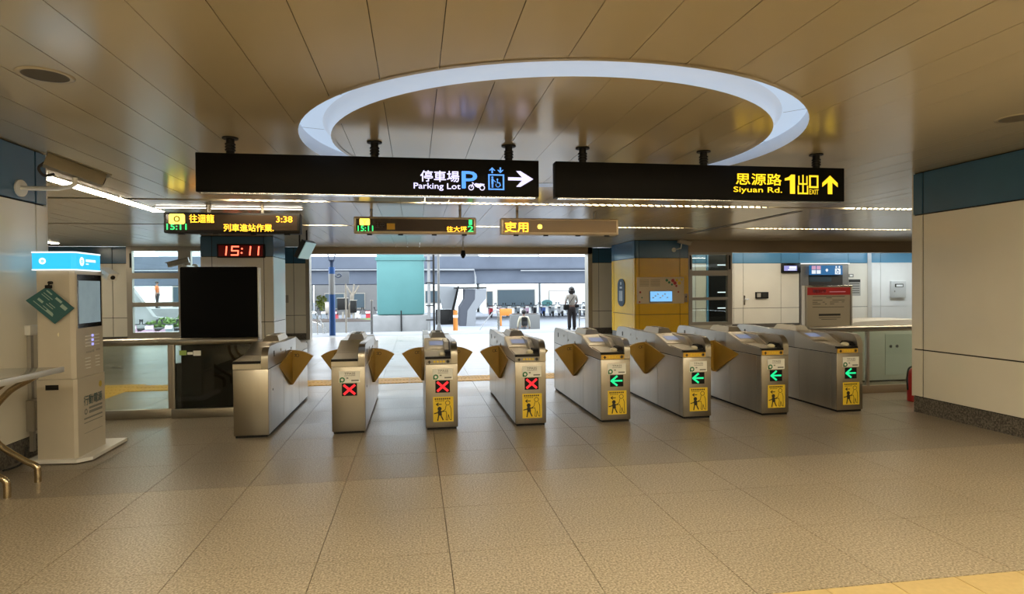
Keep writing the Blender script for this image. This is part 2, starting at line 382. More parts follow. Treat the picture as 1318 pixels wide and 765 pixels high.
# fluorescent strips with louvers
def strip(x0, x1, y0, y1, m, label, group, along='x', pitch=.11):
    cx, cy = (x0+x1)/2, (y0+y1)/2
    t = thing('strip_light', label, 'ceiling light', (cx, cy, ZC), group=group)
    MB().box(x0-cx, x1-cx, y0-cy, y1-cy, .075, .10).build('housing', M['louver'], t)
    if along == 'x': MB().box(x0-cx+.01, x1-cx-.01, y0-cy+.012, y1-cy-.012, .026, .07).build('tube', m, t)
    else: MB().box(-.02, .02, y0-cy+.01, y1-cy-.01, .035, .07).build('tube', m, t)
    lv = MB(); n = int(((x1-x0) if along == 'x' else (y1-y0))/pitch)
    for i in range(n+1):
        if along == 'x': p = x0-cx+i*(x1-x0)/n; lv.prism([(p-.018, y0-cy), (p+.018, y0-cy), (p+.118, y1-cy), (p+.082, y1-cy)], .002, .014, 'z')
        else: p = y0-cy+i*(y1-y0)/n; lv.box(x0-cx, x1-cx, p-.002, p+.002, .005, .035)
    lv.build('louver', M['ceil'], t, kind='stuff')
    return t
for k, (a, c, l) in enumerate([(-2.66, -1.30, 'louvred ceiling strip light above the upper edge of the long parking sign'), (.08, 2.0, 'louvred ceiling strip light behind the gap between the hanging signs'), (2.05, 3.9, 'louvred ceiling strip light just right of the gap between hanging signs'), (3.95, 5.77, 'louvred ceiling strip light under the yellow exit lettering'), (7.4, 10.6, 'bright ceiling strip light by the top of the right wall end')]):
    strip(a, c, *SL1, M['tube2'], l, 'strip lights in the first ceiling slot')
for k, (a, c, l) in enumerate([(-2.14, -1.40, 'short far strip light left of the middle amber display'), (1.25, 1.9, 'short far strip light between the two right amber displays'), (2.78, 5.9, 'far strip light right of the wide amber display'), (7.6, 11.6, 'far strip light above the blue lobby wall band')]):
    strip(a, c, *SL2, M['tube2'], l, 'strip lights in the second ceiling slot')
def surface_tube(x0, x1, y, label):
    t = thing('tube_light', label, 'ceiling light', ((x0+x1)/2, y, ZC), group='tube lights over the left amber display'); h = (x1-x0)/2
    MB().box(-h, h, -.02, .02, -.012, 0, 0, .004).build('housing', M['plastic_white'], t, True)
    MB().cyl((-h+.02, 0, -.018), .008, 2*h-.04, 'x', n=10).build('tube', M['tube_soft'], t, True)
surface_tube(-3.96, -3.2, 10.25, 'white ceiling tube at the left end of the amber departures display'); surface_tube(-3.17, -1.76, 10.3, 'long white ceiling tube behind the hangers of the departures display')
for k, (a, c) in enumerate([(7.6, 9.28), (9.33, 10.9)]):
    t = thing('strip_light', ['bright twin strip light beside the wall camera', 'bright twin strip light running on to the amber departures display'][k], 'ceiling light', (-4.14, (a+c)/2, ZC), group='strip lights along the left side'); h = (c-a)/2
    MB().box(-.11, .11, -h, h, -.006, 0).build('housing', M['plastic_white'], t)
    for sx in (-.05, .05): MB().box(sx-.032, sx+.032, -h+.02, h-.02, -.012, -.006).build('tube', M['tube2'], t)
for x, y0, y1, lab in ((-5.6, 7.0, 8.4, 'added unseen twin strip light over the left wing close to the wall end'), (-8.2, 7.0, 10.4, 'added unseen twin strip light deep in the left wing'), (-9.5, 14.2, 18.2, 'added unseen twin strip light before the far left panel wall')):  # out-of-view lamps added to brighten the left wing and its far wall
    t = thing('strip_light', lab, 'ceiling light', (x, (y0+y1)/2, ZC), group='added strip lights in the left wing'); h = (y1-y0)/2
    MB().box(-.11, .11, -h, h, -.006, 0).build('housing', M['plastic_white'], t)
    for sx in (-.05, .05): MB().box(sx-.032, sx+.032, -h+.02, h-.02, -.012, -.006).build('tube', M['tube2'], t)
for x, y, lab in ((8.4, 7.0, 'added unseen strip light over the right wing in front of the service counter'), (11.5, 7.2, 'added unseen strip light deep in the right wing')):  # hidden lamps added so the pale counter front gets light
    t = thing('strip_light', lab, 'ceiling light', (x, y, ZC), group='added strip lights in the right wing')
    MB().box(-1.2, 1.2, -.11, .11, -.03, 0).build('housing', M['plastic_white'], t); MB().box(-1.18, 1.18, -.08, .08, -.045, -.03).build('tube', M['tube2'], t)
# overhead strips above and behind the camera
for k, y in enumerate([-2.6, 1.3]):
    for x, wh in ((-1.6, 'on the left wall side'), (1.2, 'in mid hall'), (4.0, 'on the right wall side')):
        t = thing('strip_light', 'warm ceiling strip light overhead %s, %s row' % (wh, ('rear', 'front')[k]), 'ceiling light', (x, y, ZC), group='strip lights over the near hall')
        MB().box(-1.2, 1.2, -.11, .11, -.02, 0).build('housing', M['plastic_white'], t); MB().box(-1.18, 1.18, -.09, .09, -.03, -.02).build('tube', M['tube'], t)
# dark slotted track on the right, speakers
t = thing('ceiling_track', 'dark double slotted track on the ceiling right of the exit sign', 'track', (6.66, 12.0, ZC))
for sx in (-.05, .05): MB().box(sx-.018, sx+.018, -2.15, 2.2, -.006, 0).build('rail', M['black_matte'], t)
MB().box(-.03, .03, -2.1, 2.1, -.003, 0).build('slot', M['frame'], t)
def speaker(x, y, label):
    t = thing('ceiling_speaker', label, 'speaker', (x, y, ZC), group='round ceiling speakers')
    b = MB(); annulus(b, .152, -.001, .14, -.008, 0, 360, 40); annulus(b, .14, -.008, .122, -.006, 0, 360, 40); b.build('trim_ring', M['ceil'], t, True)
    b = MB(); b.cyl((0, 0, -.006), .122, .004, n=40)
    b.build('grille', mat('speaker_grille', (.10, .085, .06), .7) if 'speaker_grille' not in bpy.data.materials else bpy.data.materials['speaker_grille'], t)
speaker(-2.2, 4.135, 'round grey ceiling speaker above the left wall'); speaker(4.73, 4.19, 'round grey ceiling speaker above the plain right wall')

# ------------------------------------------------------------------ walls made of panels
def wall_panels(parent, axis, pos, side, us, zs, m_of, th=.02, gap=.014):
    """panels on a plane (axis 'x' or 'y' at pos, facing side -1/+1); m_of(i,j) gives the material"""
    for i, (a, c) in enumerate(zip(us, us[1:])):
        for j, (z0, z1) in enumerate(zip(zs, zs[1:])):
            p0, p1 = sorted((pos, pos-side*th))
            gu = gap*1.7 if axis == 'x' else gap
            a_, c_ = min(a, c)+gu/2, max(a, c)-gu/2
            if axis == 'x': MB().box(p0, p1, a_, c_, z0+gap/2, z1-gap/2, 0, .002).build('wall_panel', m_of(i, j), parent)
            else: MB().box(a_, c_, p0, p1, z0+gap/2, z1-gap/2, 0, .002).build('wall_panel', m_of(i, j), parent)
def wall(name, x0, x1, y0, y1, z0, z1, label, m='dark'):
    o = box(name, x0, x1, y0, y1, z0, z1, M[m]); tag(o, label, 'wall', kind='structure'); return o
bands = [.19, .745, 2.325, ZC-.005]
cb = lambda i, j: M['blue'] if j == 2 else M['cream']
wr = wall('wall_right', 5.852, 6.35, -5, 6.435, 0, ZC, 'cream enamel panel wall with dark blue top band, right of the gates')
wall_panels(wr, 'x', 5.831, -1, [6.455, 6.30, 4.75, 3.2, 1.65, .1, -1.45, -3, -5], bands, cb)
box('wall_panel', 5.83, 6.35, 6.436, 6.455, .19, ZC-.005, M['cream'], wr)
tag(box('baseboard_right', 5.845, 5.852, -5, 6.44, 0, .185, M['granite']), 'dark speckled granite base below the right wall', 'baseboard', kind='structure')
wl = wall('wall_left', -3.98, -3.483, -5, 6.48, 0, ZC, 'cream enamel panel wall with dark blue top band, behind the charging kiosk')
wall_panels(wl, 'x', -3.462, 1, [6.50, 6.32, 4.77, 3.2, 1.65, .1, -1.45, -3, -5], bands, cb)
box('wall_panel', -3.98, -3.462, 6.481, 6.50, .19, ZC-.005, M['cream'], wl)
tag(box('baseboard_left', -3.483, -3.475, -5, 6.48, 0, .185, M['granite']), 'dark granite base below the left wall behind the kiosk', 'baseboard', kind='structure')
tag(box('wall_rear', -13, 19, -5.3, -5, 0, ZC, M['cream']), 'plain wall behind the camera', 'wall', kind='structure')
tag(box('wall_far_left', -13.3, -13, -5, 19.6, 0, ZC, M['cream']), 'plain end wall of the left wing', 'wall', kind='structure')
tag(box('wall_far_right', 19, 19.3, -5, 20.4, 0, ZC+.2, M['cream']), 'plain end wall of the right wing', 'wall', kind='structure')
# back wall, left of the clock pillar, with window
wb = wall('wall_back_left', -13, -8.27, 19.422, 19.7, 0, ZC, 'cream panel wall with blue band at the far left behind the glass barrier')
wall_panels(wb, 'y', 19.40, -1, [-13, -11.4, -10.2, -8.66, -8.27], bands, cb); box('wall_base', -13, -8.27, 19.41, 19.422, 0, .19, M['granite'], wb)
wb2 = wall('wall_back_center', -5.0, -3.27, 19.422, 19.7, 0, ZC, 'grey cream panel wall strip between clock pillar and doorway')
wall_panels(wb2, 'y', 19.40, -1, [-5.0, -4.05, -3.62, -3.27], bands, cb); box('wall_base', -5, -3.27, 19.41, 19.422, 0, .19, M['granite'], wb2)
box('door_jamb', -3.27, -3.16, 19.38, 19.75, 0, ZC, M['frame'], wb2)
sw = box('intercom_panel', -3.94, -3.78, 19.38, 19.40, 1.13, 1.36, M['grey_plastic'], wb2)
wb3 = wall('wall_back_right', 5.72, 8.2, 19.422, 19.7, 0, ZC, 'cream panel wall strip between doorway and yellow pillar')
wall_panels(wb3, 'y', 19.40, -1, [5.72, 5.95, 6.5, 8.2], bands, cb); box('wall_base', 5.72, 8.2, 19.41, 19.422, 0, .19, M['granite'], wb3)
box('door_jamb', 5.58, 5.72, 19.36, 19.75, 0, ZC, M['frame'], wb3)
lin = box('beam_doorway', -3.27, 5.72, 19.36, 19.75, 2.61, ZC, M['beam']); tag(lin, 'bronze coloured beam over the wide open doorway', 'beam', kind='structure')
# window_1 at the far left
w1 = thing('window_1', 'three-row steel framed window between left wall and black screen', 'window', (0, 0, 0), kind='structure')
def bar(name, x0, x1, z0, z1, par, y0=19.36, y1=19.5): return box(name, x0, x1, y0, y1, z0, z1, M['frame'], par)
bar('window_frame', -8.27, -8.12, .17, ZC, w1); bar('window_frame', -6.87, -6.52, .17, ZC, w1); bar('window_frame', -5.1, -5.0, .17, ZC, w1)
for z0, z1 in ((2.69, 2.82), (1.88, 2.05), (1.06, 1.19), (.16, .31)):
    for a, c in ((-8.12, -6.87), (-6.52, -5.1)): bar('transom', a, c, z0, z1, w1, 19.37, 19.49)
for a, c in ((-8.12, -6.87), (-6.52, -5.1)):
    for z0, z1 in ((2.05, 2.69), (1.19, 1.88), (.31, 1.06)): box('pane', a, c, 19.425, 19.435, z0, z1, M['glass'], w1)
box('window_handle', -8.17, -8.14, 19.33, 19.36, 2.2, 2.62, M['black_matte'], w1); box('sill', -8.27, -5.0, 19.32, 19.5, .0, .16, M['frame'], w1)
# clock pillar
cp = wall('pillar_clock', -5.02, -3.40, 15.62, 17.0, 0, ZC, 'cream panelled pillar with navy band that carries the red digital clock')
wall_panels(cp, 'y', 15.60, -1, [-5.04, -4.78, -3.60, -3.38], bands, cb); wall_panels(cp, 'x', -3.38, 1, [15.60, 16.98], bands, cb)
box('wall_base', -5.02, -3.39, 15.61, 15.62, 0, .19, M['granite'], cp)
# yellow pillar
yp = wall('pillar_yellow', 6.052, 7.62, 16.322, 18.3, 0, ZC, 'bright yellow panelled pillar with dark blue top band')
yb = lambda i, j: M['blue'] if j == 2 else M['yellow']
wall_panels(yp, 'y', 16.30, -1, [6.16, 7.36, 7.62], bands, yb); wall_panels(yp, 'x', 6.03, -1, [16.44, 18.1, 18.32], bands, yb)
for j, (z0, z1) in enumerate(zip(bands, bands[1:])):   # rounded corner pieces
    pts = [(6.155, 16.30)]+[(6.11+.08*math.cos(R(a)), 16.38+.08*math.sin(R(a))) for a in range(270, 179, -15)]+[(6.03, 16.436), (6.05, 16.436), (6.06, 16.33), (6.155, 16.32)]
    MB().prism(pts, z0+.004, z1-.004, 'z').build('wall_panel', M['blue'] if j == 2 else M['yellow'], yp, True)
box('wall_base', 6.05, 7.62, 16.31, 16.322, 0, .19, M['granite'], yp); box('wall_base', 6.04, 6.052, 16.32, 18.3, 0, .19, M['granite'], yp)
# soffit and window_2
tag(box('beam_lobby', 7.62, 19, 16.3, 16.6, 2.485, ZC, M['beam']), 'brown beam over the lobby opening right of the yellow pillar', 'beam', kind='structure')
w2 = thing('window_2', 'steel framed window beside the yellow pillar', 'window', (0, 0, 0), kind='structure')
for a, c in ((7.62, 7.73), (8.80, 8.94)): bar('window_frame', a, c, .42, 2.485, w2, 16.3, 16.42)
for z0, z1 in ((2.42, 2.485), (1.82, 1.97), (1.13, 1.21), (.42, .51)): bar('transom', 7.73, 8.80, z0, z1, w2, 16.31, 16.41)
for z0, z1 in ((1.97, 2.42), (1.21, 1.82), (.51, 1.13)): box('pane', 7.73, 8.80, 16.355, 16.365, z0, z1, M['glass'], w2)
box('window_wall', 7.62, 8.94, 16.31, 16.42, 0, .42, M['cream'], w2)
box('window_handle', 8.84, 8.87, 16.27, 16.30, 2.0, 2.4, M['black_matte'], w2); box('window_handle', 7.66, 7.69, 16.27, 16.30, 2.0, 2.4, M['black_matte'], w2)
# lobby wall
lw = wall('wall_lobby', 8.2, 19, 20.022, 20.3, 0, ZC+.15, 'lobby back wall of white and cream panels with a light blue band')
M['blue_light'] = mat('blue_enamel_light', (.10, .27, .42), .25)
lz = [.19, .745, 2.325, ZC+.1]
wall_panels(lw, 'y', 20.0, -1, [8.2, 9.6, 11.02, 11.38, 12.82, 13.53], lz, lambda i, j: M['blue_light'] if j == 2 else (M['white_panel'] if i == 0 else M['cream']))
wall_panels(lw, 'y', 20.0, -1, [13.53, 15.47], [2.325, ZC+.1], lambda i, j: M['blue_light'])
wall_panels(lw, 'y', 20.0, -1, [15.47, 16.25], lz, lambda i, j: M['blue_light'] if j == 2 else M['cream'])
wall_panels(lw, 'y', 19.8, -1, [16.25, 16.6, 18.2, 19], lz, lambda i, j: M['blue_light'] if j == 2 else M['white_panel'])
box('wall_base', 8.2, 19, 20.0, 20.022, 0, .19, M['granite'], lw); box('wall_return', 16.25, 19, 19.822, 20.02, 0, ZC+.1, M['white_panel'], lw)
for z in (2.30,):
    t = thing('cove_light', 'thin white light line under the blue band over the elevator', 'light', (14.5, 19.95, z)); MB().box(-.97, .97, -.02, .04, -.012, .02).build('tube', emis('cove_white', (1, .95, .85), 1.2), t)
t = thing('strip_light', 'cool strip light over the white end of the lobby', 'ceiling light', (16.6, 18.4, ZC), group='lobby lights'); MB().box(-1.4, 1.4, -.1, .1, -.05, 0).build('housing', M['plastic_white'], t); MB().box(-1.38, 1.38, -.08, .08, -.07, -.05).build('tube', emis('lobby_tube', (.85, .95, 1.0), 42), t)
t = thing('strip_light', 'warm strip light over the lobby elevator', 'ceiling light', (11.5, 18.2, ZC), group='lobby lights'); MB().box(-1.8, 1.8, -.1, .1, -.05, 0).build('housing', M['plastic_white'], t); MB().box(-1.78, 1.78, -.08, .08, -.07, -.05).build('tube', emis('lobby_tube_warm', (1, .88, .68), 34), t)

# ------------------------------------------------------------------ hanging signs
def hang_post(x, y, z0, parent_loc, par, fat=True):
    px, py, pz = parent_loc
    b = MB(); b.cyl((x-px, y-py, z0-pz), .034 if fat else .022, ZC-z0-.001, n=14)
    if fat:
        for q in (.03, .055, .08): b.cyl((x-px, y-py, z0-pz+q), .043, .012, n=14)
    b.build('hanger', M['black_matte'] if fat else M['frame'], par, True)
    if fat: MB().cyl((x-px, y-py, ZC-pz-.012), .066, .011, n=20).build('flange', M['black_matte'], par, True)
def sign(x0, x1, label, posts):
    z0, z1, yf = 2.343, 2.676, 5.55; cx = (x0+x1)/2
    s = thing('hanging_sign', label, 'sign', (cx, 5.61, z1), group='black hanging direction signs')
    h = (x1-x0)/2
    MB().box(-h, h, -.06, .06, z0-z1, 0, 0, .006).build('sign_box', M['sign_black'], s, True)
    MB().box(-h+.03, h-.03, -.04, .04, z0-z1-.008, z0-z1).build('bottom_trim', M['steel_light'], s)
    for x in posts: hang_post(x, 5.61, z1, (cx, 5.61, z1), s)
    return s, Vector((-cx, yf-.0025-5.61, -z1))      # world (x, 0, z) -> local
s1, o1 = sign(-1.822, 1.138, 'long black hanging sign with white and blue parking lettering', (-1.556, -.342, .868))
L = lambda body, x0, x1, z0, z1, m, s, o, bold=.02: lettering(body, o+Vector((x0, 0, z0)), X, Z, x1-x0, z1-z0, m, s, bold)
L('停車場', .06, .405, 2.465, 2.563, M['sign_white'], s1, o1, .03); L('Parking Lot', .0, .415, 2.385, 2.452, M['sign_white'], s1, o1, .025); L('P', .43, .565, 2.412, 2.562, M['sign_blue'], s1, o1, .035)
f = Flat(o1, X, Z); f.o = o1+Vector((0, -.001, 0))
f.ring(.512, 2.418, .026, .009).ring(.612, 2.418, .026, .009).poly([(.535, 2.448), (.555, 2.458), (.60, 2.452), (.618, 2.446), (.60, 2.425), (.575, 2.415), (.55, 2.428)]).line([(.512, 2.42), (.532, 2.458), (.522, 2.462)], .008)
f.line([(.595, 2.452), (.63, 2.447)], .010)
f.poly([(.85, 2.518), (.85, 2.489), (.978, 2.489), (.925, 2.432), (.965, 2.432), (1.085, 2.504), (.965, 2.576), (.925, 2.576), (.978, 2.518)])
f.build('pictogram', M['sign_white'], s1)
f = Flat(o1, X, Z)
for a, c, d, e in ((.668, .815, 2.53, 2.542), (.668, .815, 2.40, 2.412), (.668, .682, 2.40, 2.542), (.801, .815, 2.40, 2.542)): f.rect(a, c, d, e)
f.poly([(.675, 2.575), (.705, 2.605), (.735, 2.575), (.722, 2.575), (.712, 2.585), (.712, 2.552), (.698, 2.552), (.698, 2.585), (.688, 2.575)])
f.poly([(.75, 2.583), (.763, 2.583), (.773, 2.573), (.773, 2.605), (.787, 2.605), (.787, 2.573), (.797, 2.583), (.81, 2.583), (.78, 2.553)])
f.disc(.706, 2.513, .009).rect(.697, .716, 2.455, 2.502).rect(.699, .705, 2.42, 2.456).rect(.708, .714, 2.42, 2.456).line([(.716, 2.49), (.735, 2.472)], .006)
f.disc(.752, 2.496, .008).line([(.752, 2.487), (.752, 2.465), (.772, 2.465), (.78, 2.44)], .008).ring(.757, 2.446, .022, .006, a0=150, a1=390)
f.build('pictogram', M['sign_blue'], s1)
s2, o2 = sign(1.295, 4.251, 'long black hanging sign with yellow exit lettering', (1.57, 2.782, 3.983))
L('思源路', 3.085, 3.565, 2.492, 2.603, M['sign_yellow'], s2, o2, .03); L('Siyuan Rd.', 3.06, 3.57, 2.405, 2.472, M['sign_yellow'], s2, o2, .022)
f = Flat(o2, X, Z)
f.poly([(3.655, 2.412), (3.71, 2.412), (3.71, 2.60), (3.668, 2.60), (3.64, 2.575), (3.60, 2.563), (3.60, 2.54), (3.655, 2.546)])
f.poly([(4.065, 2.415), (4.115, 2.415), (4.115, 2.53), (4.175, 2.485), (4.175, 2.525), (4.09, 2.60), (4.005, 2.525), (4.005, 2.485), (4.065, 2.53)])
for a, c, d, e in ((3.788, 3.803, 2.412, 2.60), (3.745, 3.758, 2.505, 2.59), (3.832, 3.845, 2.505, 2.59), (3.745, 3.845, 2.503, 2.518), (3.738, 3.752, 2.41, 2.495), (3.838, 3.852, 2.41, 2.495), (3.738, 3.852, 2.41, 2.425), (3.862, 3.88, 2.475, 2.595), (3.945, 3.963, 2.475, 2.595), (3.862, 3.963, 2.58, 2.598), (3.862, 3.963, 2.472, 2.49)): f.rect(a, c, d, e)
f.build('pictogram', M['sign_yellow'], s2); L('EXIT', 3.865, 3.965, 2.41, 2.458, M['sign_yellow'], s2, o2, .0)

def display(name, x0, x1, z0, z1, yf, th, mcase, label, posts, screen):
    cx = (x0+x1)/2; d = thing(name, label, 'display', (cx, yf+th/2, z1), group='amber train displays')
    h = (x1-x0)/2; b = MB(); b.box(-h, h, -th/2, th/2, z0-z1, 0, 0, .02); b.build('case', mcase, d, True)
    MB().box(-h+.04, h-.04, -th/2-.004, -th/2, z0-z1+.045, -.035).build('screen', screen, d)
    for x in posts: hang_post(x, yf+th/2, z1, (cx, yf+th/2, z1), d, False)
    for q in (-.75, -.25, .3, .8): MB().box(h*q-.04, h*q+.04, -th/2+.01, -th/2+.05, z0-z1-.02, z0-z1).build('latch', M['black_matte'], d)
    return d, Vector((-cx, -th/2-.006, -z1))
M['screen_brown'] = mat('display_screen', (.05, .032, .02), .15); M['screen_tan'] = mat('display_screen_tan', (.22, .15, .085), .25); M['case_bronze'] = mat('display_case', (.50, .40, .27), .35, .5)
d1, od = display('led_display', -3.597, -1.692, 2.352, 2.657, 9.6, .22, M['black_matte'], 'amber departures display reading 15:11 above the digital clock', (-3.0, -2.25), M['screen_brown'])
f = Flat(od, X, Z); f.poly([(-3.50, 2.482), (-3.32, 2.482), (-3.30, 2.50), (-3.30, 2.61), (-3.32, 2.63), (-3.50, 2.63), (-3.52, 2.61), (-3.52, 2.50)]).build('line_badge', M['yellow_led'], d1)
f = Flat(od+Vector((0, -.002, 0)), X, Z); f.ring(-3.41, 2.556, .045, .018).build('badge_ring', M['ink'], d1)
L('往迴龍', -3.24, -2.90, 2.505, 2.625, M['amber_led'], d1, od, .02); L('3:38', -2.03, -1.80, 2.52, 2.61, M['amber_led'], d1, od, .02); L('15:11', -3.55, -3.28, 2.40, 2.485, M['lime_led'], d1, od, .02); L('列車進站作業.', -2.77, -2.07, 2.38, 2.49, M['amber_led'], d1, od, .02)
d2, od = display('led_display', -.966, 1.02, 2.41, 2.69, 10.2, .2, M['case_bronze'], 'bronze amber display with green numbers, over the middle of the doorway', (-.69, .76), M['screen_brown'])
Flat(od, X, Z).poly([(-.86, 2.55), (-.72, 2.55), (-.71, 2.56), (-.71, 2.645), (-.72, 2.655), (-.86, 2.655), (-.87, 2.645), (-.87, 2.56)]).build('line_badge', M['yellow_led'], d2)
L('Y', -.83, -.75, 2.565, 2.64, M['amber_led'], d2, od+Vector((0, -.002, 0)), .02); L('15:11', -.90, -.66, 2.455, 2.54, M['lime_led'], d2, od, .02); L('往中', -.64, -.48, 2.51, 2.60, M['ink_grey'], d2, od, .01)
Flat(od, X, Z).rect(-.44, -.31, 2.48, 2.58).build('line_badge', M['orange_strip'], d2); L('往大坪', .53, .86, 2.45, 2.54, M['amber_led'], d2, od, .02); L('1', .90, .95, 2.57, 2.65, M['lime_led'], d2, od, .03); L('2', .88, .97, 2.455, 2.55, M['lime_led'], d2, od, .03)
d3, od = display('led_display', 1.44, 3.487, 2.408, 2.69, 10.2, .2, M['case_bronze'], 'bronze display with two amber characters and a dot, left of the yellow pillar', (1.73, 3.1), M['screen_tan'])
L('吏用', 1.50, 1.90, 2.455, 2.62, M['amber_led'], d3, od, .03); Flat(od, X, Z).disc(2.10, 2.545, .04).build('dot', M['yellow_led'], d3)
# clock on pillar
ck = thing('digital_clock', 'red digital clock showing 15:11 on the pillar band', 'clock', (-4.1, 15.6, 2.46)); MB().box(-.54, .54, -.09, 0, -.165, .165, 0, .01).build('case', M['black'], ck, True)
MB().box(-.5, .5, -.094, -.09, -.13, .13).build('face', M['clock_back'], ck)
f = Flat((0, -.097, 0), X, Z); t_ = .03
def seg(u, on):
    a, h, s = .075, .1, .012
    P = lambda u_, v_: (u+u_+v_*.1, v_)
    if 'a' in on: f.line([P(-a, h), P(a, h)], t_)
    if 'g' in on: f.line([P(-a, 0), P(a, 0)], t_)
    if 'd' in on: f.line([P(-a, -h), P(a, -h)], t_)
    if 'f' in on: f.line([P(-a, .01), P(-a, h)], t_)
    if 'b' in on: f.line([P(a, .01), P(a, h)], t_)
    if 'e' in on: f.line([P(-a, -h), P(-a, -.01)], t_)
    if 'c' in on: f.line([P(a, -h), P(a, -.01)], t_)
seg(-.40, 'bc'); seg(-.13, 'afgcd'); f.disc(.03, .05, .02); f.disc(.02, -.05, .02); seg(.14, 'bc'); seg(.33, 'bc')
f.build('digits', M['clock_led'], ck)

# ------------------------------------------------------------------ ticket gates
def pictogram_sticker(par):
    MB().box(-.093, .123, -.0035, 0, .085, .352).build('yellow_sticker', M['sticker_yellow'], par)
    f = Flat((0, -.0045, 0), X, Z)
    for k in range(8): f.rect(-.07+k*.022, -.055+k*.022, .355, .372) if False else f.rect(-.075+k*.0215, -.06+k*.0215, .322, .338)
    for k in range(5): f.rect(-.07+k*.02, -.056+k*.02, .306, .313)
    f.line([(-.005, .272), (-.058, .272)], .009).line([(-.038, .288), (-.058, .272), (-.038, .256)], .009)      # arrow left
    f.ring(.062, .285, .026, .006, n=16)                                                                  # adult outline
    f.line([(.045, .258), (.035, .215), (.012, .20), (.01, .192), (.042, .197), (.05, .17), (.043, .105), (.06, .10), (.068, .16), (.085, .105), (.10, .10), (.098, .22), (.085, .255)], .006)
    f.disc(-.025, .225, .022, n=14).poly([(-.045, .205), (-.005, .205), (.0, .155), (-.04, .15)]).line([(-.04, .185), (-.08, .175)], .011).line([(-.01, .19), (.02, .20)], .011).line([(-.035, .155), (-.045, .10)], .013).line([(-.012, .155), (.012, .105)], .013)
    f.build('pictogram', M['ink'], par)
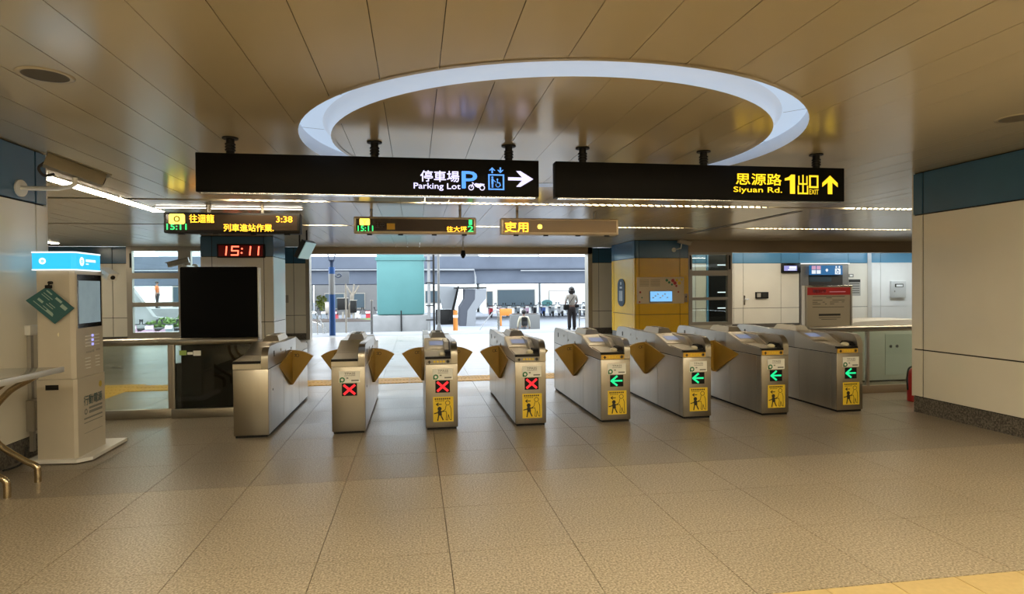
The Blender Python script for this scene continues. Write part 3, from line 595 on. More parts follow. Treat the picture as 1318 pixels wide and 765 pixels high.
def make_gate(front, led, sticker, left_flap, right_flap, label, x):
    br = M['brushed']
    G = thing('ticket_gate', label, 'ticket gate', (x, 6.575, 0), group='row of ticket gates')
    ymid = 1.165
    st, sl = M['steel'], M['steel_light']
    MB().box(-.155, .155, .012, 2.318, 0, .022).build('plinth', M['black_matte'], G)
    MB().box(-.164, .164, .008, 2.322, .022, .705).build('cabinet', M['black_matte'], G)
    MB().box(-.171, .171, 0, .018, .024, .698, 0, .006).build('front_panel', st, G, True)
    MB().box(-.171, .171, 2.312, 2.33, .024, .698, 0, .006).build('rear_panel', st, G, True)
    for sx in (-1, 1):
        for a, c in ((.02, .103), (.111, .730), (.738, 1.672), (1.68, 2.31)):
            x0, x1 = sorted((sx*.164, sx*.171)); MB().box(x0, x1, a, c, .026, .690, 0, .002).build('side_panel', M['steel_side_lit'], G)
    # middle upper body
    MB().prism([(.82, .70), (.82, .912), (1.51, .912), (1.51, .70)], -.17, .17).build('upper_body', st, G)
    def end(flip, reader):
        tr = (lambda b: b) if not flip else (lambda b: (setattr(b, 'v', [(-x, 2*ymid-y, z) for x, y, z in b.v]), b)[1])
        fin = [(0, .70), (0, .79)]+[(.13-.13*math.cos(R(a)), .79+.135*math.sin(R(a))) for a in range(15, 91, 15)]+[(.45, .928), (.82, .914), (.82, .70)]
        tr(MB().prism(fin, .102, .171)).build('side_fin', st, G, True)
        prof = [(.0, .70), (.0, .772), (.38, .798), (.46, .812), (.82, .912), (.82, .70)]
        tr(MB().prism(prof, -.171, .10)).build('console', br, G)
        tr(MB().prism([(-.012, .757), (-.012, .776), (.0, .782), (.03, .782), (.03, .757)], -.171, .10)).build('front_lip', M['black'], G)
        if reader:
            tr(MB().box(-.168, .098, -.010, .0, .704, .755, 0, .002)).build('arrow_strip', M['orange_strip'] if reader != 2 else M['grey_plastic'], G)
            if not flip:
                f = Flat((0, -.0115, 0), X, Z); f.poly([(-.148, .724), (-.128, .746), (-.108, .724), (-.121, .724), (-.121, .710), (-.135, .710), (-.135, .724)]).disc(.068, .729, .014).ring(.068, .729, .019, .003)
                f.build('arrow_mark', M['ink'], G)
                f = Flat((0, -.0115, 0), X, Z)
                for k in range(4): f.rect(-.085+k*.033, -.062+k*.033, .72, .74)
                f.build('strip_mark', M['sticker_yellow'], G)
            tr(MB().prism([(.03, .777), (.03, .784), (.37, .808), (.37, .80)], -.16, .04)).build('tray', br, G)
            tr(MB().prism([(.03, .776), (.035, .80), (.08, .83), (.20, .835), (.24, .79)], .045, .101)).build('reader', M['black_matte'], G); tr(MB().prism([(.24, .79), (.24, .80), (.45, .90), (.80, .914), (.80, .90), (.46, .81)], .045, .101)).build('reader_slope', br, G)
            b = MB(); b.ball((.012, .10, .80), .036, .06, .024, n=16, m=8); tr(b).build('reader_pad', M['pad'], G, True)
            # display on the slope
            nrm = Vector((0, -.10, .36)).normalized(); A = Vector((0, .47, .8148)); D = Vector((0, .36, .10))
            def slab(x0, x1, t0, t1, h0, h1):
                b = MB(); v = []
                for h in (h0, h1):
                    for xx, tt in ((x0, t0), (x1, t0), (x1, t1), (x0, t1)): p = A+D*tt+nrm*h; v.append((xx, p.y, p.z))
                return b.add(v, [(3, 2, 1, 0), (4, 5, 6, 7), (0, 1, 5, 4), (1, 2, 6, 5), (2, 3, 7, 6), (3, 0, 4, 7)])
            tr(slab(-.165, .095, .0, .97, 0, .008)).build('display_bezel', br, G)
            tr(slab(-.125, .065, .22, .74, .008, .0095)).build('screen_surround', M['grey_plastic'], G)
            tr(slab(-.112, .052, .30, .66, .0095, .0105)).build('screen', M['lcd'], G)
        else:
            tr(MB().prism([(.01, .776), (.01, .782), (.38, .806), (.38, .80)], -.168, .098)).build('cover_plate', br, G)
            tr(MB().prism([(.39, .80), (.39, .806), (.46, .82), (.80, .914), (.80, .906)], -.168, .098)).build('cover_plate', st, G)
        for q, z in ((.28, .83),): tr(MB().box(.171, .1735, q-.018, q+.018, z-.03, z+.03)).build('sensor_window', M['ink'], G)
        for q, z in ((.62, .84), (.86, .80), (1.2, .80)): tr(MB().cyl((.169, q, z), .015, .006, 'x', n=12)).build('sensor', M['grey_plastic'], G)
        tr(MB().cyl((.170, .20, .46), .012, .004, 'x', n=10)).build('lock', M['ink'], G)
    end(False, front); end(True, 1)
    # hump with two flow sensors
    v = [(-.095, .90, .91), (.095, .90, .91), (.095, 1.43, .91), (-.095, 1.43, .91), (-.065, .95, .975), (.065, .95, .975), (.065, 1.38, .975), (-.065, 1.38, .975)]
    MB().add(v, [(3, 2, 1, 0), (4, 5, 6, 7), (0, 1, 5, 4), (1, 2, 6, 5), (2, 3, 7, 6), (3, 0, 4, 7)]).build('sensor_hump', br, G)
    for q in (1.06, 1.24): MB().box(-.03, .03, q-.045, q+.045, .975, .979, 0, .001).build('sensor_window', M['ink'], G)
    # flaps
    for sx, on in ((-1, left_flap), (1, right_flap)):
        if not on: continue
        b = MB(); P = (.03, .37); r = .412
        arc = [(P[0]+r*math.cos(R(a)), P[1]+r*math.sin(R(a))) for a in range(90, 50, -5)]
        pts = [(.0, .37)]+[P]+arc[::-1]+[(.0, .785)]
        pts = [(sx*(.171+p[0]), p[1]) for p in pts]; b.prism(pts, 1.10, 1.155, 'y')
        w_ = [(0, .50, .665), (.03, 1.10, .782), (.03, 1.10, .37), (0, 1.10, .782), (0, 1.10, .37)]
        b.add([(sx*(.171+p[0]), p[1], p[2]) for p in w_], [(0, 1, 2), (0, 3, 1), (0, 2, 4), (0, 4, 3), (1, 3, 4, 2)])
        fl = b.build('flap', M['flap'], G)
        f = Flat((sx*.171, 1.0985, 0), X*sx, Z); f.ring(.09, .72, .02, .005, n=12).line([(.05, .735), (.07, .735), (.07, .71), (.05, .71)], .005).build('hand_mark', M['ink'], fl)
    # front stickers and lane signal
    if led:
        MB().box(-.095, .118, -.003, 0, .535, .655).build('white_sticker', M['sticker_white'], G)
        f = Flat((0, -.004, 0), X, Z); f.ring(-.062, .565, .028, .014, n=18).rect(-.09, -.075, .537, .565).build('sticker_icon', M['ink_green'], G)
        lettering('TPASS', (-.04, -.004, .618), X, Z, .11, .022, M['ink_grey'], G, .02)
        f = Flat((0, -.004, 0), X, Z); f.rect(-.04, .07, .605, .609).rect(.03, .105, .548, .563).rect(-.02, .0, .575, .588).build('sticker_print', M['ink_grey'], G)
        MB().box(-.067, .088, -.004, 0, .396, .527, 0, .002).build('signal_panel', M['black'], G)
        f = Flat((0, -.0055, 0), X, Z)
        if led == 'x': f.line([(-.042, .417), (.062, .506)], .024).line([(-.042, .506), (.062, .417)], .024)
        else: f.line([(.07, .462), (-.045, .462)], .020).line([(.012, .512), (-.052, .462), (.012, .412)], .022)
        f.build('signal_mark', M['red_led'] if led == 'x' else M['green_led'], G)
    if sticker: pictogram_sticker(G)
    return G
GL = [(0, None, 0, 0, 1, 'stainless ticket gate with plain unmarked front beside the black screen'),
      (0, 'x', 0, 1, 1, 'stainless ticket gate with red cross but no yellow sticker'),
      (2, 'x', 1, 1, 1, 'ticket gate with red cross and yellow sticker, a fan flap showing on both sides'),
      (2, 'x', 1, 1, 1, 'red-cross ticket gate standing directly beside the first green-arrow gate'),
      (1, '<', 1, 1, 1, 'green-arrow ticket gate standing directly beside the last red-cross gate'),
      (1, '<', 1, 1, 1, 'second green-arrow ticket gate counted from the red-cross gates'),
      (1, '<', 1, 1, 0, 'third green-arrow ticket gate counted from the red-cross gates'),
      (1, '<', 1, 0, 0, 'green-arrow ticket gate next to the glass barrier and red notice board')]
for n, (fr, led, stk, lf, rf, lab) in enumerate(GL): make_gate(fr, led, stk, lf, rf, lab, .272+.9665*(n-2))

# ------------------------------------------------------------------ glass barriers
def barrier(name, x0, x1, y, label, posts, bm='steel'):
    bq = thing(name, label, 'barrier', (x0, y, 0)); Wd = x1-x0
    MB().box(0, Wd, -.03, .03, 0, .108, 0, .004).build('base_rail', M[bm], bq, True)
    MB().tube([(0, 0, .905), (Wd, 0, .905)], .042, n=16).build('top_rail', M['steel'], bq, True)
    MB().box(.03, Wd-.03, -.005, .005, .108, .87).build('glass_panel', M['glass_dark'], bq)
    for p in posts: MB().box(p-.02, p+.02, -.025, .025, .1, .90, 0, .004).build('post', M['frame'], bq, True)
    return bq
barrier('glass_barrier', -4.9, -2.868, 7.84, 'clear glass barrier beside the charging kiosk', (2.015,))
b2 = barrier('glass_barrier', -2.85, -1.86, 7.78, 'dark glass barrier in front of the black screen', (.02, .96))
box('green_label', .09, .17, -.008, -.005, .745, .80, mat('label_green', (.35, .5, .12), .5), b2); box('white_label', .18, .24, -.008, -.005, .75, .78, M['sticker_white'], b2); box('white_label', .245, .33, -.008, -.005, .735, .795, M['sticker_white'], b2)
barrier('glass_barrier', 5.33, 7.9, 7.68, 'glass barrier with round rail joining the right wall end', (.9,), 'beam')
# black screen back behind the left barrier
sc = thing('black_screen', 'tall black display screen seen from behind, over the dark glass barrier', 'screen', (-2.37, 8.0, 0))
MB().box(-.455, .44, 0, .12, .0, 1.80, 0, .02).build('screen_back', mat('screen_back', (.003, .003, .003), .7, spec=.08), sc, True); MB().box(.44, .456, .02, .13, .0, 1.79, 0, .004).build('light_edge', M['plastic_white'], sc, True); MB().box(-.54, .44, -.03, .2, 0, .05, 0, .004).build('foot', M['black_matte'], sc, True); MB().box(-.53, -.46, .02, .12, .05, .62).build('side_box', M['black_matte'], sc)

# ------------------------------------------------------------------ charging kiosk
K = thing('charging_kiosk', 'white power bank charging kiosk with lit cyan header against the left wall', 'kiosk', (-3.0, 6.2, 0))
def kp(*a): return [(x+3.0, y-6.2) for x, y in a]
MB().prism(kp((-3.36, 5.90), (-2.93, 5.86), (-2.84, 5.95), (-2.86, 6.66), (-3.36, 6.66)), 0.01, .04, 'z').build('base_plate', M['plastic_white'], K)
MB().prism(kp((-3.27, 5.93), (-2.97, 5.91), (-2.945, 5.93), (-2.955, 6.43), (-3.27, 6.45)), .04, .735, 'z').build('lower_body', M['plastic'], K)
MB().prism(kp((-3.26, 5.94), (-2.99, 5.92), (-2.955, 5.94), (-2.965, 6.43), (-3.26, 6.45)), .737, 1.70, 'z').build('upper_body', M['plastic'], K)
MB().prism(kp((-3.285, 5.925), (-2.97, 5.905), (-2.935, 5.925), (-2.945, 6.36), (-3.285, 6.38)), 1.70, 1.85, 'z').build('header_box', M['cyan'], K)
MB().prism(kp((-3.288, 5.922), (-2.97, 5.902), (-2.932, 5.922), (-2.942, 6.364), (-3.288, 6.384)), 1.845, 1.858, 'z').build('header_cap', M['header_white'], K)
MB().prism(kp((-3.288, 5.922), (-2.97, 5.902), (-2.932, 5.922), (-2.942, 6.364), (-3.288, 6.384)), 1.694, 1.704, 'z').build('header_rim', M['header_white'], K)
f = Flat((-.20, 5.9175-6.2, 1.775), X, Z); f.ring(0, 0, .028, .016).disc(0, 0, .004).rect(.05, .15, -.004, .012).build('header_logo', M['header_white'], K)
f = Flat((.0645, 6.02-6.2, 1.775), Y-.023*X, Z); f.ring(0, 0, .04, .024).disc(0, 0, .006).rect(.07, .25, .0, .022).rect(.07, .12, -.025, -.015).build('header_logo', M['header_white'], K)
side = lambda y0, y1, z0, z1, th, m, nm: MB().add([(.0440-.010*((y+.26)/.49)+dx, y, z) for dx in (0, th) for y in (y0, y1) for z in (z0, z1)], [(0, 1, 3, 2), (4, 6, 7, 5), (0, 4, 5, 1), (2, 3, 7, 6), (0, 2, 6, 4), (1, 5, 7, 3)]).build(nm, m, K)
side(-.24, .20, 1.18, 1.66, .008, M['chrome'], 'screen_frame'); side(-.215, .175, 1.22, 1.605, .0095, mat('kiosk_screen', (.10, .14, .16), .08, spec=.9, emit=(.45, .58, .62), power=.35, noise=.3, nscale=6), 'screen')  # pale screen glow stands in for a bright reflection
for k in range(4):
    side(-.10, .0, 1.095-.03*k, 1.103-.03*k, .007, M['header_slot'], 'battery_slot'); side(.07, .15, 1.10-.03*k, 1.108-.03*k, .007, M['header_slot'], 'battery_slot')
    side(-.11, -.02, .895-.03*k, .903-.03*k, .007, M['header_slot'], 'battery_slot'); side(.08, .15, .90-.03*k, .908-.03*k, .007, M['header_slot'], 'battery_slot')
for k in range(3): side(.015, .04, 1.09-.04*k, 1.11-.04*k, .008, emis('slot_light_%d' % k, (.35, .35, 1.0), 1.2), 'slot_light')
side(-.09, .0, .945, .96, .006, M['grey_plastic'], 'battery_slot'); side(.02, .05, .945, .97, .006, M['grey_plastic'], 'battery_slot'); side(.09, .16, .955, .97, .006, M['grey_plastic'], 'battery_slot')
MB().box(-.195, -.075, 5.918-6.2, 5.922-6.2, .645, .69).build('return_slot', M['black'], K)
MB().cyl((-.075, 5.927-6.2, 1.13), .022, .004, 'y', n=14).build('round_cap', M['pad'], K)
Us = (Y-.02*X); so = lambda y, z: Vector((.0572-.010*((y+.27)/.5), y, z))
lettering('行動電源', so(-.17, .475), Us, Z, .34, .09, M['ink_teal'], K, .02)
f = Flat(so(0, 0), Us, Z); f.ring(-.135, .42, .028, .014)
for y0, y1, z0, z1 in ((-.08, .17, .435, .455), (-.08, .17, .395, .42)): f.rect(y0, y1, z0, z1)
f.rect(-.17, .17, .35, .365).rect(-.17, .17, .315, .323).rect(-.17, .17, .225, .229); f.build('small_print', M['ink_grey'], K)
f = Flat(so(0, 0), Us, Z); f.disc(.14, .635, .03).build('gold_seal', mat('gold_seal', (.5, .38, .04), .4), K)
# green hanging board
gb = thing('hanging_board', 'dark green information card hanging tilted on the kiosk front', 'card', (-3.13, 5.885, 1.585))
c4 = [(-.186, -.152), (-.015, -.03), (.194, -.224), (.038, -.358)]
MB().prism(c4, -.004, .004, 'y').build('card', M['board_green'], gb)
f = Flat((0, -.006, 0), X, Z); e1 = Vector((.209, -.194)).normalized(); e2 = Vector((-.171, -.122)).normalized()
def gl(a, b_, l, t): 
    p = Vector((-.015, -.03))+e1*a+e2*b_; q = p+e1*l; f.line([(p.x, p.y), (q.x, q.y)], t)
for a, b_, l, t in ((.03, .03, .05, .012), (.03, .06, .09, .006), (.03, .08, .08, .006), (.13, .03, .05, .02), (.21, .05, .04, .03), (.05, .13, .04, .02), (.13, .10, .06, .006), (.12, .12, .07, .006), (.12, .15, .1, .006), (.04, .17, .2, .006), (.17, .16, .06, .015)): gl(a, b_, l, t)
f.build('card_print', M['board_print'], gb); MB().tube([(.0, 0, 0), (-.01, 0, -.03)], .006, n=8).build('strap', M['black_matte'], gb); MB().cyl((0, -.004, 0), .014, .034, 'y', n=12).build('hook', M['black_matte'], gb); MB().box(-.035, .02, -.008, .008, -.05, -.02, 0, .004).build('clip', M['black_matte'], gb, True)

# ------------------------------------------------------------------ left wall fittings
t = thing('power_outlet', 'white socket box high on the left wall with conduit below', 'socket', (-3.462, 6.19, 1.16)); MB().box(0, .05, -.08, .08, -.045, .045, 0, .006).build('box', M['plastic_white'], t, True); MB().box(.045, .053, .03, .08, .0, .02).build('plug', M['black_matte'], t)
MB().box(.004, .035, -.05, -.01, -.62, -.045).build('conduit', M['grey_plastic'], t)
t = thing('junction_box', 'grey junction box low on the left wall behind the kiosk', 'junction box', (-3.462, 6.2, .39)); MB().box(0, .07, -.09, .09, -.14, .14, 0, .006).build('box', M['grey_plastic'], t, True); MB().box(.004, .035, -.05, -.01, -.33, -.14).build('conduit', M['grey_plastic'], t); MB().box(.07, .078, -.07, .07, -.11, .11).build('lid', M['grey_plastic'], t)
b = MB(); b.tube(bez([(-3.44, 6.07, .12), (-3.43, 6.02, .03), (-3.40, 5.92, .011), (-3.39, 5.80, .011), (-3.42, 5.72, .011)]), .008, n=8); tag(b.build('power_cable', M['rubber'], None, True), 'black power cable looping on the floor behind the kiosk', 'cable')
# shelf desk with curved tube legs
D = thing('wall_shelf', 'glass topped shelf table with curved brass coloured tube legs by the left wall', 'table', (-3.0, 5.0, 0))
MB().box(-.46, .20, -2.2, .44, .865, .90, 0, .006).build('tabletop', M['counter'], D, True)
MB().box(.185, .205, -2.2, .44, .86, .903, 0, .003).build('edge_trim', mat('edge_silver', (.72, .72, .70), .35, .3), D, True)
for yy in (.0, .37, -1.1, -1.5):
    MB().tube(bez([(.03, yy, .865), (.0, yy, .82), (-.16, yy, .72), (-.30, yy, .52), (-.25, yy, .33), (-.08, yy, .19), (.02, yy, .13), (.035, yy, .08), (.035, yy, 0)]), .024, n=12).build('leg', mat('brass_tube', (.55, .44, .28), .25, 1.0) if yy == 0 else bpy.data.materials['brass_tube'], D, True)

# ------------------------------------------------------------------ cameras
def bullet(loc, yaw, pitch, Ln, label, arm, m, group='security cameras', fat=.17):
    c = thing('security_camera', label, 'camera', loc, group=group)
    mt = Matrix.Rotation(yaw, 4, 'Z') @ Matrix.Rotation(pitch, 4, 'X')
    def T_(b): b.v = [tuple(mt @ Vector(v)) for v in b.v]; return b
    w_ = Ln*fat
    hs = [(-w_, -w_*.7), (w_, -w_*.7), (w_, w_*.35), (w_*.7, w_*.8), (-w_*.7, w_*.8), (-w_, w_*.35)]
    T_(MB().prism(hs, -Ln/2, Ln/2, 'y')).build('housing', m, c, True)
    T_(MB().box(-w_*1.12, w_*1.12, -Ln*.52, Ln*.58, w_*.8, w_*.92)).build('sunshield', m, c)
    T_(MB().cyl((0, Ln/2-.002, -.0), w_*.45, .012, 'y', n=14)).build('lens', M['black'], c)
    MB().tube(arm, Ln*.045, n=10).build('arm', M['plastic_white'], c, True)
    a, b_ = Vector(arm[-1]), Vector(arm[-2]); d = (b_-a).normalized()
    MB().tube([a, a+d*.02], Ln*.17, n=18).build('mount', M['plastic_white'], c, True)
    return c
c1 = bullet((-2.93, 5.92, 2.565), R(-58), R(-18), .44, 'beige bullet camera on an arm from the left wall', [(0, 0, -.06), (.0, 0, -.115), (-.04, .01, -.135), (-.2, .12, -.14), (-.53, .16, -.135)], mat('camera_beige', (.24, .20, .13), .5))
MB().tube(bez([(-.16, -.1, .06), (-.22, -.12, .0), (-.2, -.08, -.06), (-.14, -.04, -.04)]), .012, n=8).build('cable', M['rubber'], c1, True)
bullet((-2.99, 6.60, 1.675), R(-125), R(-22), .17, 'small white bullet camera fixed to the back of the charging kiosk', [(-.02, 0, 0), (-.03, -.08, -.01), (-.03, -.148, -.01)], M['plastic_white'], fat=.27)
bullet((-6.62, 18.7, 2.32), R(100), R(-16), .55, 'dark bullet camera in front of the left window', [(.1, 0, -.05), (.2, .0, -.1), (.22, .66, -.1)], M['grey_plastic'])
bullet((7.38, 16.05, 2.74), R(-85), R(-12), .36, 'beige bullet camera on the blue band of the yellow pillar', [(-.08, 0, -.04), (-.1, 0, -.16), (-.2, .1, -.19), (-.2, .25, -.19)], M['plastic'])
cc = thing('ceiling_camera', 'small dark camera hanging on a thin rod before the doorway', 'camera', (1.33, 17, ZC)); MB().cyl((0, 0, -.26), .014, .26, n=8).build('rod', M['frame'], cc, True); MB().cyl((0, 0, -.40), .075, .15, n=16, r2=.05).build('housing', M['black_matte'], cc, True); MB().ball((0, 0, -.42), .05, .05, .05).build('lens', M['black'], cc, True)
# tilted monitor by the doorway
mo = thing('hanging_monitor', 'tilted flat monitor hung from the ceiling beside the doorway', 'monitor', (-2.33, 14, 2.36))
mt = Matrix.Rotation(R(-14), 4, 'Z') @ Matrix.Rotation(R(28), 4, 'Y')
for nm, args, m in (('back_case', (-.10, 0, -.28, .28, -.19, .22), M['black']), ('screen', (0, .012, -.26, .26, -.18, .21), mat('monitor_screen', (.30, .46, .46), .2, emit=(.3, .5, .5), power=.35))):
    b = MB().box(*args); b.v = [tuple(mt @ Vector(v)) for v in b.v]; b.build(nm, m, mo)
for q in (-.15, .0): MB().cyl((q, .0, .05), .018, .41, n=8).build('hanger', M['black_matte'], mo, True)

# ------------------------------------------------------------------ yellow pillar fittings
mb_ = thing('area_map', 'pale neighbourhood map board with a lit screen on the yellow pillar', 'map', (6.78, 16.3, 1.42))
MB().box(-.69, .69, -.025, 0, -.37, .37, 0, .003).build('board', M['map_print'], mb_, True); MB().box(-.34, .34, -.035, -.025, -.34, -.015).build('screen_frame', M['ink_grey'], mb_); MB().box(-.31, .33, -.04, -.035, -.31, -.03).build('screen', M['map_screen'], mb_)
f = Flat((0, -.027, 0), X, Z)
for k in range(5): f.rect(-.62, -.34, .12+.04*k, .135+.04*k); f.rect(-.30, -.02, .12+.04*k, .135+.04*k)
f.build('map_text', mat('map_ink', (.36, .27, .15), .6), mb_)
f = Flat((0, -.028, 0), X, Z)
for u, v, r, k in ((.18, .28, .04, 0), (.25, .22, .035, 0), (.36, .27, .05, 1), (.42, .2, .05, 1), (.48, .28, .04, 2), (.55, .2, .05, 2), (.62, .3, .035, 2), (.33, .16, .03, 0), (.46, .12, .03, 1), (-.6, -.05, .03, 1), (-.55, -.2, .02, 0), (-.62, -.32, .025, 1), (.52, -.05, .025, 1)): f.disc(u, v, r, k, 12)
f.build('flower_print', [M['ink_green'], M['red_header'], M['sticker_yellow']], mb_)
f = Flat((0, -.0415, 0), X, Z); [f.rect(-.25+.07*k, -.21+.07*k, -.22+.05*(k % 3), -.19+.05*(k % 3)) for k in range(7)]; f.build('screen_map', M['sticker_white'], mb_)
t = thing('oval_sign', 'upright oval blue-grey sign on the pale side of the yellow pillar', 'sign', (6.03, 17.4, 1.36)); ov = [(.28*math.cos(R(a))*1.1, .42*(1 if math.sin(R(a)) > 0 else -1)*(1-.38)+.26*math.sin(R(a))*1.0) for a in range(0, 360, 12)]
MB().prism([(p[0], p[1]*.78) for p in ov], -.02, 0, 'x').build('plate', mat('oval_blue', (.035, .06, .085), .7, spec=.2), t)
f = Flat((-.022, 0, 0), -Y, Z); f.disc(0, .27, .05).rect(-.1, .1, .12, .17); [f.rect(-.16+.08*k, -.11+.08*k, -.25, .05) for k in range(4)]; f.build('sign_print', mat('oval_print', (.42, .46, .46), .5), t)
t = thing('wall_switch', 'small bronze key switch beside the map board', 'switch', (7.53, 16.3, 1.2)); MB().box(-.05, .05, -.02, 0, -.12, .12, 0, .004).build('plate', M['beam'], t, True); MB().cyl((0, -.025, .03), .02, .01, 'y', n=10).build('key', M['ink'], t)

# ------------------------------------------------------------------ lobby fittings
el = thing('elevator', 'grey steel elevator front under the blue restroom sign', 'elevator', (14.5, 20.0, 0))
MB().box(-.95, .95, -.02, .0, 0, 2.26).build('surround', M['panel_grey'], el); MB().box(-.62, .72, -.03, -.02, 0, 1.9).build('doorway', mat('elevator_door', (.12, .11, .10), .3, .8), el); MB().box(.05, .055, -.033, -.03, 0, 1.9).build('door_gap', M['ink'], el); MB().box(-.6, .25, -.04, -.03, 1.66, 1.85).build('indicator', M['bldg_blue'], el); MB().box(-.82, -.72, -.035, -.02, 1.05, 1.25).build('button_panel', M['ink'], el)
sg = thing('restroom_sign', 'blue overhead sign with restroom, arrow and wheelchair symbols', 'sign', (14.49, 19.86, 2.07)); MB().box(-.62, .62, -.03, .07, -.17, .17).build('sign_box', M['blue_sign'], sg)
f = Flat((0, -.032, 0), X, Z)
f.rect(-.59, -.43, .02, .15, 1).rect(-.40, -.24, .02, .15, 1).rect(-.59, -.43, -.13, .0, 0).rect(-.40, -.24, -.13, 0, 0).disc(0, .0, .05, 0).poly([(-.05, 0), (.05, 0), (0, -.07)], 0)
f.rect(.32, .54, -.15, .06, 0).disc(.37, .11, .035, 0).disc(.49, .11, .035, 0); f.build('sign_symbols', [emis('sign_pale', (.8, .85, .9), .8), emis('sign_pink', (.75, .4, .6), .6)], sg)
f = Flat((0, -.034, 0), X, Z); f.ring(.43, -.07, .06, .02, 0, 16).line([(.41, .03), (.41, -.03), (.47, -.03)], .025).build('wheelchair_mark', M['blue_sign'], sg)
t = thing('wall_monitor', 'small black monitor with a violet screen beside the elevator', 'monitor', (13.17, 19.95, 2.15)); MB().box(-.35, .35, -.06, .05, -.17, .17, 0, .01).build('case', M['black'], t, True); MB().box(-.3, .2, -.064, -.06, -.1, .08).build('screen', emis('violet_screen', (.35, .35, .75), .7), t); f = Flat((0, -.066, 0), X, Z); f.rect(-.1, .17, -.02, .05).rect(-.15, .15, -.07, -.05).build('screen_print', M['header_white'], t)
t = thing('door_handle_plate', 'steel lever handle on the cream lobby door', 'handle', (11.42, 20.0, 1.03)); MB().box(-.03, .03, -.012, 0, -.17, .17, 0, .004).build('plate', M['steel_light'], t, True); MB().tube([(0, 0, .03), (0, -.06, .03), (.14, -.06, .03)], .014, n=8).build('lever', M['steel_light'], t, True)
t = thing('intercom', 'dark intercom box on the cream lobby wall', 'intercom', (12.07, 20.0, 1.2)); MB().box(-.24, .24, -.06, 0, -.12, .11, 0, .01).build('case', M['black_matte'], t, True); MB().box(.0, .18, -.064, -.06, -.07, .07).build('screen', M['ink'], t); MB().box(-.2, -.06, -.064, -.06, -.07, .07).build('speaker_grille', M['grey_plastic'], t)
t = thing('paper_dispenser', 'grey steel dispenser cabinet on the white lobby wall', 'dispenser', (17.27, 19.8, 1.36)); MB().box(-.29, .29, -.1, 0, -.3, .3, 0, .015).build('case', mat('dispenser_grey', (.55, .56, .55), .35, .2), t, True); MB().box(-.17, .17, -.106, -.1, .08, .2, 0, .002).build('window', M['ink'], t); MB().box(-.12, .14, -.109, -.106, .1, .17).build('paper', M['bldg_white'], t); MB().box(-.2, -.16, -.106, -.1, -.1, -.04).build('lock', M['ink_grey'], t)
t = thing('wall_notice', 'black-headed notice sheet on the lobby wall beside the elevator', 'notice', (15.71, 20.0, 1.44)); MB().box(-.24, .24, -.01, 0, -.3, .3).build('sheet', mat('notice_sheet', (.38, .36, .32), .6), t); f = Flat((0, -.012, 0), X, Z); f.rect(-.23, .23, .19, .29); [f.rect(-.2, .2, .12-.08*k, .145-.08*k) for k in range(5)]; f.build('notice_print', M['ink'], t)
t = thing('small_sign', 'tiny dark square sign above the lobby notice sheet', 'sign', (15.57, 20.0, 1.87)); MB().box(-.1, .1, -.012, 0, -.06, .06).build('plate', M['ink_grey'], t); Flat((0, -.014, 0), X, Z).rect(-.05, .06, -.03, .03).build('sign_print', M['sticker_white'], t)
t = thing('dark_doorway', 'dark glass doorway in the lobby wall seen through the window by the yellow pillar', 'doorway', (10.42, 20.0, 0)); MB().box(-.36, .36, -.03, 0, 0, 2.7).build('door_leaf', M['black'], t); MB().box(-.42, -.36, -.05, 0, 0, 2.75).build('door_frame', M['blue_light'], t)
for z in (.75, 1.3, 2.25): MB().box(-.02, .28, -.04, -.03, z, z+.03).build('light_slot', M['header_white'], t)
# red headed notice board behind the right barrier
nb = thing('notice_board', 'framed grey notice board with red header behind the last gate', 'notice board', (5.975, 8.15, 0))
MB().box(-.345, .35, -.012, .012, .88, 1.49).build('sheet', M['notice'], nb); MB().box(-.345, .35, -.015, -.012, 1.37, 1.48).build('red_header', M['red_header'], nb)
lettering('電梯公告', (-.26, -.017, 1.40), X, Z, .22, .05, M['pink'], nb, .01); f = Flat((0, -.017, 0), X, Z); f.rect(.01, .27, 1.41, 1.422).build('header_print', M['pink'], nb)
f = Flat((0, -.0135, 0), X, Z)
for z0, seg_ in ((1.345, [(-.26, .26)]), (1.325, [(-.04, .05)]), (1.29, [(-.26, -.1), (.06, .26)]), (1.262, [(-.26, -.18), (-.1, -.06), (.02, .16), (.21, .25)]), (1.235, [(-.26, -.13), (-.06, -.03), (.02, .09)]), (1.19, [(-.26, .25)]), (1.065, [(-.16, .19)]), (1.035, [(-.16, .19)]), (1.01, [(-.12, .13)])):
    for a, c in seg_: f.rect(a, c, z0, z0+(.03 if z0 == 1.065 else .007))
f.build('notice_print', M['ink'], nb)
for a, c, d, e in ((-.375, -.345, 0, 1.505), (.35, .38, 0, 1.505)): MB().box(a, c, -.02, .02, d, e, 0, .004).build('post', M['frame'], nb, True)
MB().box(-.375, .38, -.02, .02, 1.49, 1.51, 0, .004).build('top_rail', M['steel_light'], nb, True); MB().box(-.375, .38, -.02, .02, .86, .88).build('bottom_rail', M['frame'], nb); MB().box(-.4, .4, -.18, .18, 0, .02).build('foot', M['black_matte'], nb)
MB().box(-.41, -.395, -.03, .02, .0, 1.51).build('light_edge', M['plastic_white'], nb); MB().box(-.395, -.375, -.02, .02, .3, .34).build('bracket', M['frame'], nb)
